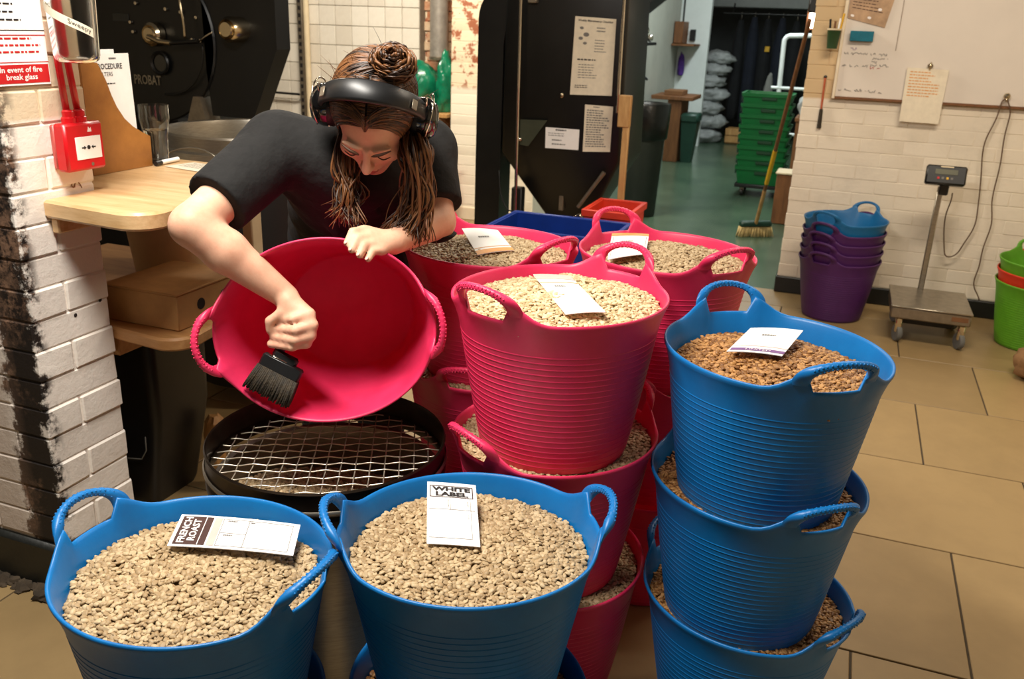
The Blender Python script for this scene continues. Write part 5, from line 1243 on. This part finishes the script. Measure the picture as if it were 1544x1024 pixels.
# green crates on a dolly
dl = thing('crate_dolly', 'black wheeled dolly under the green crates', 'dolly', (-.68, 8.7, 0))
MB().bb((-.93, 8.50, .085), (-.43, 8.92, .118), .006).build('deck', BLACKP, dl)
for (x, y) in ((-.86, 8.56), (-.50, 8.56), (-.86, 8.86), (-.50, 8.86)):
    c_ = MB().bb((x-.018, y-.02, .045), (x+.018, y+.02, .085), .003).build('caster', STEELD, dl); MB().lathe([(0, -.012), (.034, -.012), (.036, -.006), (.036, .006), (.034, .012), (0, .012)], 18, (x, y, .037), rotm(0, PI/2, 0)).build('wheel', BLACKP, c_, 40)
cm = MB(); V = []; W0, W1, D0, D1, H_ = .195, .222, .165, .19, .16
for z, a, b in ((0, W0, D0), (H_-.03, W1-.004, D1-.004), (H_-.03, W1+.006, D1+.006), (H_, W1+.008, D1+.008), (H_, W1-.012, D1-.012), (.01, W0-.01, D0-.01)): V += [(p, q, z) for p, q in rounded_poly(-a, -b, a, b, .02, 3)]
k = len(V)//6; cm.add(V, [tuple(range(k))[::-1], tuple(range(5*k, 6*k))]+[(r*k+i, r*k+(i+1) % k, (r+1)*k+(i+1) % k, (r+1)*k+i) for r in range(5) for i in range(k)])
cmm = cm.mesh('crate_body', smooth=30); hmm = MB().box((0, 0, 0), (.13, .012, .026), None, .004).mesh('handle_slot', smooth=0); tbm = MB().box((0, 0, 0), (.014, .03, .04), None, .003).mesh('stacking_tab', smooth=0)
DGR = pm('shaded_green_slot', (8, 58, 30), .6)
nm = ['lowest', 'second', 'third', 'fourth', 'fifth', 'sixth', 'seventh', 'topmost']
for i in range(8):
    z0 = .119+i*.0945; dx = 0; t = thing('stacking_crate', nm[i]+' green crate counted upward from the dolly', 'crate', (-.715+dx-.002*i, 8.70, z0), 'green crates stacked on the dolly')
    for (nme, me, m_, off) in (('crate_body', cmm, GREENP, (0, 0, 0)), ('handle_slot', hmm, DGR, (.02, -.190, .105 if i < 7 else .115)), ('stacking_tab', tbm, DGREENP, (-.228, -.09, .10)), ('stacking_tab', tbm, DGREENP, (-.228, .06, .10))):
        o = bpy.data.objects.new(nme, me); COL.objects.link(o); o.parent = t; o.location = off
        if not me.materials: me.materials.append(m_)
tr_ = thing('trolley_frame', 'white tubular trolley frame behind the green crates', 'trolley', (-.62, 10.0, 0))
MB().tube([(-.725, 10.0, .02)]+[(-.76, 10.0, 1.36)]+[tuple(p) for p in arc((-.70, 10.0, 1.38), .06, PI, PI/2, 6)]+[(-.45, 10.0, 1.45), (-.39, 10.0, 1.40), (-.38, 10.0, .02)], .024, 12).build('frame', COOLW, tr_, 60)
for z in (.92, .45): MB().tube([(-.83, 9.99, z), (-.40, 9.99, z)], .016, 10).build('cross_bar', COOLW, tr_, 60)
lump('cloth_bundle', (-.33, 8.25, .78), (.09, .10, .10), SACK, 'pale cloth bundle on the crate behind the broom', 'bundle', 41, amp=.25)
crate('tall dark crate behind the leaning broom', CARDD, -.43, -.24, 8.1, 8.45, .78, 'crate', 'storage_crate')
bxx = thing('step_box', 'dark brown box low down behind the broom', 'box', (-.36, 7.45, 0)); MB().bb((-.48, 7.36, .0), (-.29, 7.6, .40), .006).build('box_body', DARKW, bxx); MB().bb((-.49, 7.35, .40), (-.28, 7.61, .415), .004).build('lid', CREAMP, bxx)
# broom leaning at the end of the right wall
bo = thing('broom', 'long wooden broom leaning at the end of the wall', 'broom', (-.56, 6.82, 0))
b0, b1 = A3((-.545, 6.78, .105)), A3((-.303, 5.645, 1.535)); MB().tube([b0, b0+(b1-b0)*.5, b1], .0125, 10).build('handle', DARKW, bo, 60)
MB().tube([b0+(b1-b0)*.24, b0+(b1-b0)*.42], .0150, 10).build('yellow_grip', YELLOWP, bo, 60); MB().tube([b0+(b1-b0)*.0, b0+(b1-b0)*.20], .0138, 10).build('lower_handle', PINEW, bo, 60)
Rb = rotm(0, 0, .55); MB().box((-.55, 6.80, .095), (.25, .06, .045), Rb, .012).build('broom_head', DGREENP, bo)
mb = MB(); g = random.Random(12)
for i in range(22):
    for j_ in range(5):
        p = A3((-.55, 6.80, .075))+Rb @ A3(((i/21-.5)*.24, (j_/4-.5)*.045, 0)); mb.tube([p, p+A3((g.uniform(-.01, .01)+(i/21-.5)*.03, g.uniform(-.012, .012)-.015, -.073))], [.0045, .0030], 5)
mb.build('bristles', BRISTLE, bo, 180)
# glowing wall lamp at the wall end
wl = thing('wall_heater_lamp', 'small glowing tube lamp at the end of the wall', 'lamp', (-.29, 5.72, 1.48))
MB().bb((-.325, 5.70, 1.575), (-.262, 5.86, 1.66), .01).build('housing', BLACKM, wl); MB().tube([(-.300, 5.76, 1.490), (-.300, 5.76, 1.574)], .016, 14).build('lamp_tube', LAMPE, wl, 60); MB().bb((-.330, 5.785, 1.48), (-.262, 5.80, 1.60), .003).build('reflector', DARKW, wl)
# things on the far left wall
cb = thing('wall_cabinet', 'small brown cabinet on the far white partition', 'cabinet', (-2.26, 11.95, 1.3)); MB().bb((-2.24, 11.70, 1.30), (-2.13, 12.09, 1.56), .005).build('cabinet_body', DARKW, cb); MB().bb((-2.185, 11.90, 1.56), (-2.165, 11.92, 2.4), .0).build('conduit_drop', BLACKM, cb)
MB().bb((-2.24, 11.60, 1.27), (-1.96, 12.09, 1.295), .003).build('ledge', DARKW, cb)
tag(MB().bb((-2.10, 12.06, 1.33), (-2.03, 12.099, 1.47), .004).build('socket_box', BLACKP), 'black square box on the far white partition', 'box')
lump('hanging_cloth', (-2.17, 12.02, .90), (.035, .04, .13), PURPB, 'purple cloth hanging under the far brown cabinet', 'cloth', 51, amp=.3)
es = thing('tap_stand', 'dark wall shelf with chrome taps past the hopper', 'taps', (-2.1, 9.3, 1.0))
MB().bb((-2.245, 9.0, 1.30), (-1.98, 9.45, 1.33), .004).build('shelf_board', BLACKM, es); MB().tube([(-2.10, 9.2, .60), (-2.10, 9.2, 1.30)], .018, 10).build('down_pipe', BRASSY, es, 60)
for (x, y, z, r) in ((-2.14, 9.15, 1.40, .05), (-2.06, 9.25, 1.44, .04), (-2.02, 9.3, 1.37, .035), (-2.06, 9.2, 1.06, .045)): MB().ell((x, y, z), (r, r, r*1.1), 14, 9).build('chrome_bulb', CHROME, es, 180)
MB().tube([(-2.06, 9.2, 1.03), (-1.98, 9.15, .97)], .012, 8).build('tap_lever', BLACKP, es, 60)
MB().prism([(0, 0), (.42, .34), (0, .34)], .5, (-2.245, 8.7, 1.42), (1, 0, 0), (0, 0, 1), (0, 1, 0)).build('hood', BLACKR, es, 0)

# ================================================================== RIGHT WALL ITEMS
wbd = thing('whiteboard', 'large whiteboard with handwriting on the painted brick wall', 'whiteboard', (.75, 5.28, 1.135))
MB().bb((-.10, 5.286, 1.142), (1.75, 5.304, 2.35), .002).build('board', WBOARD, wbd); MB().bb((-.112, 5.280, 1.130), (1.76, 5.306, 1.142), .001).build('lower_edge', DARKW, wbd); MB().bb((-.114, 5.278, 1.130), (-.098, 5.306, 2.35), .002).build('side_edge', CREAMW, wbd)
MB().bb((.168, 5.2848, 1.39), (.172, 5.2862, 2.35)).build('panel_seam', pm('seam_grey', (150, 132, 116), .6), wbd)
def scrib(x0, z0, x1, h, n, seed, mat=INK, name='handwriting'):
    g = random.Random(seed); mb = MB(); x = x0; P = []
    while x < x1:
        if g.random() < .16 and len(P) > 3: mb.tube(P, .0011, 4); P = []; x += .012
        P.append((x, 5.2850, z0-(x-x0)*.0+g.uniform(-.5, .5)*h)); x += g.uniform(.002, .006)
    if len(P) > 1: mb.tube(P, .0011, 4)
    mb.build(name, mat, wbd, 0)
scrib(-.055, 1.392, -.02, .016, 3, 1, INKP); scrib(-.085, 1.366, .055, .016, 8, 2); scrib(.062, 1.366, .135, .016, 6, 3); scrib(.062, 1.346, .14, .014, 6, 4); scrib(.060, 1.328, .10, .014, 4, 5); scrib(.058, 1.312, .165, .015, 8, 6)
scrib(-.085, 1.305, .05, .016, 8, 7); scrib(.058, 1.298, .11, .016, 5, 8, INKR); scrib(-.085, 1.180, .06, .014, 9, 9); scrib(.065, 1.178, .14, .018, 7, 10)
er = thing('board_eraser', 'teal felt eraser stuck on the whiteboard', 'eraser', (-.008, 5.27, 1.428)); MB().bb((-.067, 5.262, 1.430), (.050, 5.285, 1.482), .004).build('felt', TEALE, er); MB().bb((-.067, 5.254, 1.430), (.050, 5.262, 1.482), .003).build('backing', TEALE, er)
s = Sheet('plastic_wallet', 'shiny plastic wallet of notes hung askew on whiteboard', 'wallet', (-.094, 5.281, 1.72), (.136, 5.281, 1.715), (.098, 5.281, 1.502), (-.095, 5.281, 1.545), pm('notes_in_wallet', (188, 154, 120), .3, 0, .15, 14, coat=.8), .002); s.lines(.08, .1, .9, .75, 8, INKB, hgt=.25)
for (u_, v_) in ((.12, .90), (.55, .86), (.75, .62)):
    mb = MB(); mb.add([s.at(u_+.05*math.cos(t), v_+.035*math.sin(t), .0012) for t in np.linspace(0, 2*PI, 8, endpoint=False)], [tuple(range(8))]); mb.build('wallet_stud', INKW, s.t, 0)
s = Sheet('clipped_papers', 'pad of written papers clipped below the whiteboard edge', 'papers', (.242, 5.267, 1.310), (.442, 5.267, 1.306), (.440, 5.267, 1.032), (.247, 5.267, 1.034), PAPERC, .010); s.lines(.08, .06, .86, .55, 9, INKO, hgt=.35, seed=21, fill=.95)
hk = MB().tube(spline([(.350, 5.274, 1.300), (.350, 5.258, 1.312), (.350, 5.258, 1.330), (.352, 5.280, 1.338)], 10), .005, 8).build('bulldog_clip', BRASSY, s.t, 180); MB().lathe([(0, 0), (.012, 0), (.015, .012), (.012, .02), (0, .02)], 14, (.350, 5.280, 1.322), RY).build('clip_boss', BRASSY, hk, 40)
hk = thing('wall_hook', 'round brass hook on the whiteboard edge holding a cable', 'hook', (.735, 5.27, 1.18)); MB().lathe([(0, .03), (.014, .028), (.017, .020), (.008, .012), (.008, 0), (0, 0)], 18, (.735, 5.286, 1.192), RY).build('knob', BRASSY, hk, 40)
MB().tube([(.735, 5.265, 1.188), (.735, 5.255, 1.172), (.735, 5.262, 1.166)], .004, 8).build('hook_tip', BRASSY, hk, 180)
LC = [(.558, .700), (.562, .572), (.582, .390), (.620, .331), (.670, .382), (.707, .497), (.711, .660), (.677, .885), (.697, 1.040), (.718, 1.155), (.735, 1.178), (.752, 1.155), (.766, 1.062), (.767, .875), (.774, .666), (.789, .506), (.777, .339), (.773, .207), (.811, .11)]
P = spline([(x, 5.262+(-.15 if i == 0 else -.05 if i == 1 else 0), z) for i, (x, z) in enumerate(LC)], 130)
P[:, 0] += .004*np.sin(np.arange(130)*.55)
tag(MB().tube(P, .0036, 6).build('cable', CABLE, None, 180), 'long brown cable looped over the brass hook to the scale', 'cable')
gc = thing('pen_cup', 'green cup of pens fixed beside the whiteboard', 'cup', (-.150, 5.25, 1.385)); MB().lathe([(0, 0), (.026, 0), (.035, .095), (.037, .098), (.033, .098), (.024, .004), (0, .004)], 28, (-.150, 5.255, 1.388)).build('cup_body', GREENC, gc, 40); MB().lathe([(.0345, 0), (.038, .002), (.038, .009), (.0345, .010)], 28, (-.150, 5.255, 1.480), cap=False).build('rim', CREAMP, gc, 40)
for (x, dx, m_, hh) in ((-.165, -.012, BLACKP, .14), (-.150, .0, DARKW, .13), (-.138, .012, PAPER, .145), (-.130, .018, YELLOWP, .17)): MB().tube([(x, 5.255, 1.396), (x+dx, 5.255, 1.396+hh)], .0055, 8).build('pen', m_, gc, 60)
hb = thing('hanging_brush', 'thin red handled brush hanging on the brick wall', 'brush', (-.158, 5.30, .96)); MB().tube([(-.161, 5.300, 1.235), (-.158, 5.300, 1.07)], .0055, 8).build('handle', pm('faded_red', (176, 84, 50), .5), hb, 60); MB().tube([(-.158, 5.300, 1.07), (-.156, 5.300, .965)], [.009, .012], 10).build('bristles', BRISTLD, hb, 60); MB().ell((-.161, 5.302, 1.240), (.009, .006, .009), 10, 7).build('nail', BLACKM, hb, 180)
# platform scale
sc = thing('platform_scale', 'steel platform scale on casters with a display post', 'scale', (.52, 4.83, 0))
MB().bb((.338, 4.625, .128), (.704, 5.035, .186), .006).build('platform_skirt', STEELD, sc); MB().bb((.334, 4.620, .186), (.708, 5.040, .194), .003).build('platform_top', STEEL, sc); MB().bb((.40, 4.70, .085), (.64, 4.98, .128), .004).build('underframe', BLACKR, sc)

MB().bb((.615, 4.6235, .150), (.690, 4.6252, .172)).build('maker_plate', CARDD, sc)
for (x, y) in ((.385, 4.66), (.672, 4.66), (.385, 5.00), (.672, 5.00)):
    c_ = MB().bb((x-.016, y-.022, .050), (x+.016, y+.022, .128), .006).build('caster_fork', CHROME, sc); MB().lathe([(0, -.012), (.040, -.012), (.043, -.006), (.043, .006), (.040, .012), (0, .012)], 22, (x, y, .044), rotm(0, PI/2, .35)).build('wheel', GREYC, c_, 40)
MB().bb((.476, 5.020, .150), (.504, 5.048, .740), .004).build('post', STEEL, sc)
MB().box((.505, 5.03, .735), (.045, .04, .07), rotm(.2, 0, 0), .006).build('neck', BLACKP, sc)
Rd = rotm(-.35, 0, 0); dp = MB().box((.500, 5.01, .800), (.190, .045, .098), Rd, .008).build('display_head', BLACKP, sc)
def dl_(x, z, sx, sz, m_, nme): MB().box(A3((.500, 5.01, .800))+Rd @ A3((x, -.0235, z)), (sx, .002, sz), Rd, .0005).build(nme, m_, dp)
dl_(0, .014, .105, .026, SCREEN, 'screen'); dl_(.0, .040, .060, .006, CREAMP, 'name_strip')
for x, m_ in ((-.035, INKR), (-.014, INKG), (.008, YELLOWP), (.028, INKG)): dl_(x, -.018, .011, .011, m_, 'button')
# nested tubs by the wall
for i, (z, a) in enumerate(((0, 66), (.052, 64), (.104, 60), (.155, 63))): tub(('purple tub standing on the floor, lowest of its nest', 'purple tub nested just above the floor level purple tub', 'purple tub nested third above the floor', 'purple tub directly holding the teal blue tub')[i], PURPLE, .060, 4.965, .33+z, a, 'purple tubs nested beside the scale')
tub('teal blue tub nested on top of the purple tubs', TEALB, .060, 4.965, .33+.212, 63)
tub('green tub standing on the floor beside the platform scale', GREEN, 1.020, 4.90, .33, 100, 'green tubs nested right of the scale'); tub('red tub nested between two green tubs', REDR, 1.020, 4.90, .33+.055, 100); tub('green tub nested on top of the red tub', GREEN, 1.020, 4.90, .33+.110, 100, 'green tubs nested right of the scale')
lump('paper_sack', (1.015, 4.36, 0), (.12, .12, .09), SACKB, 'crumpled brown paper sack on the tiles near the green tubs', 'sack', 61, amp=.25)
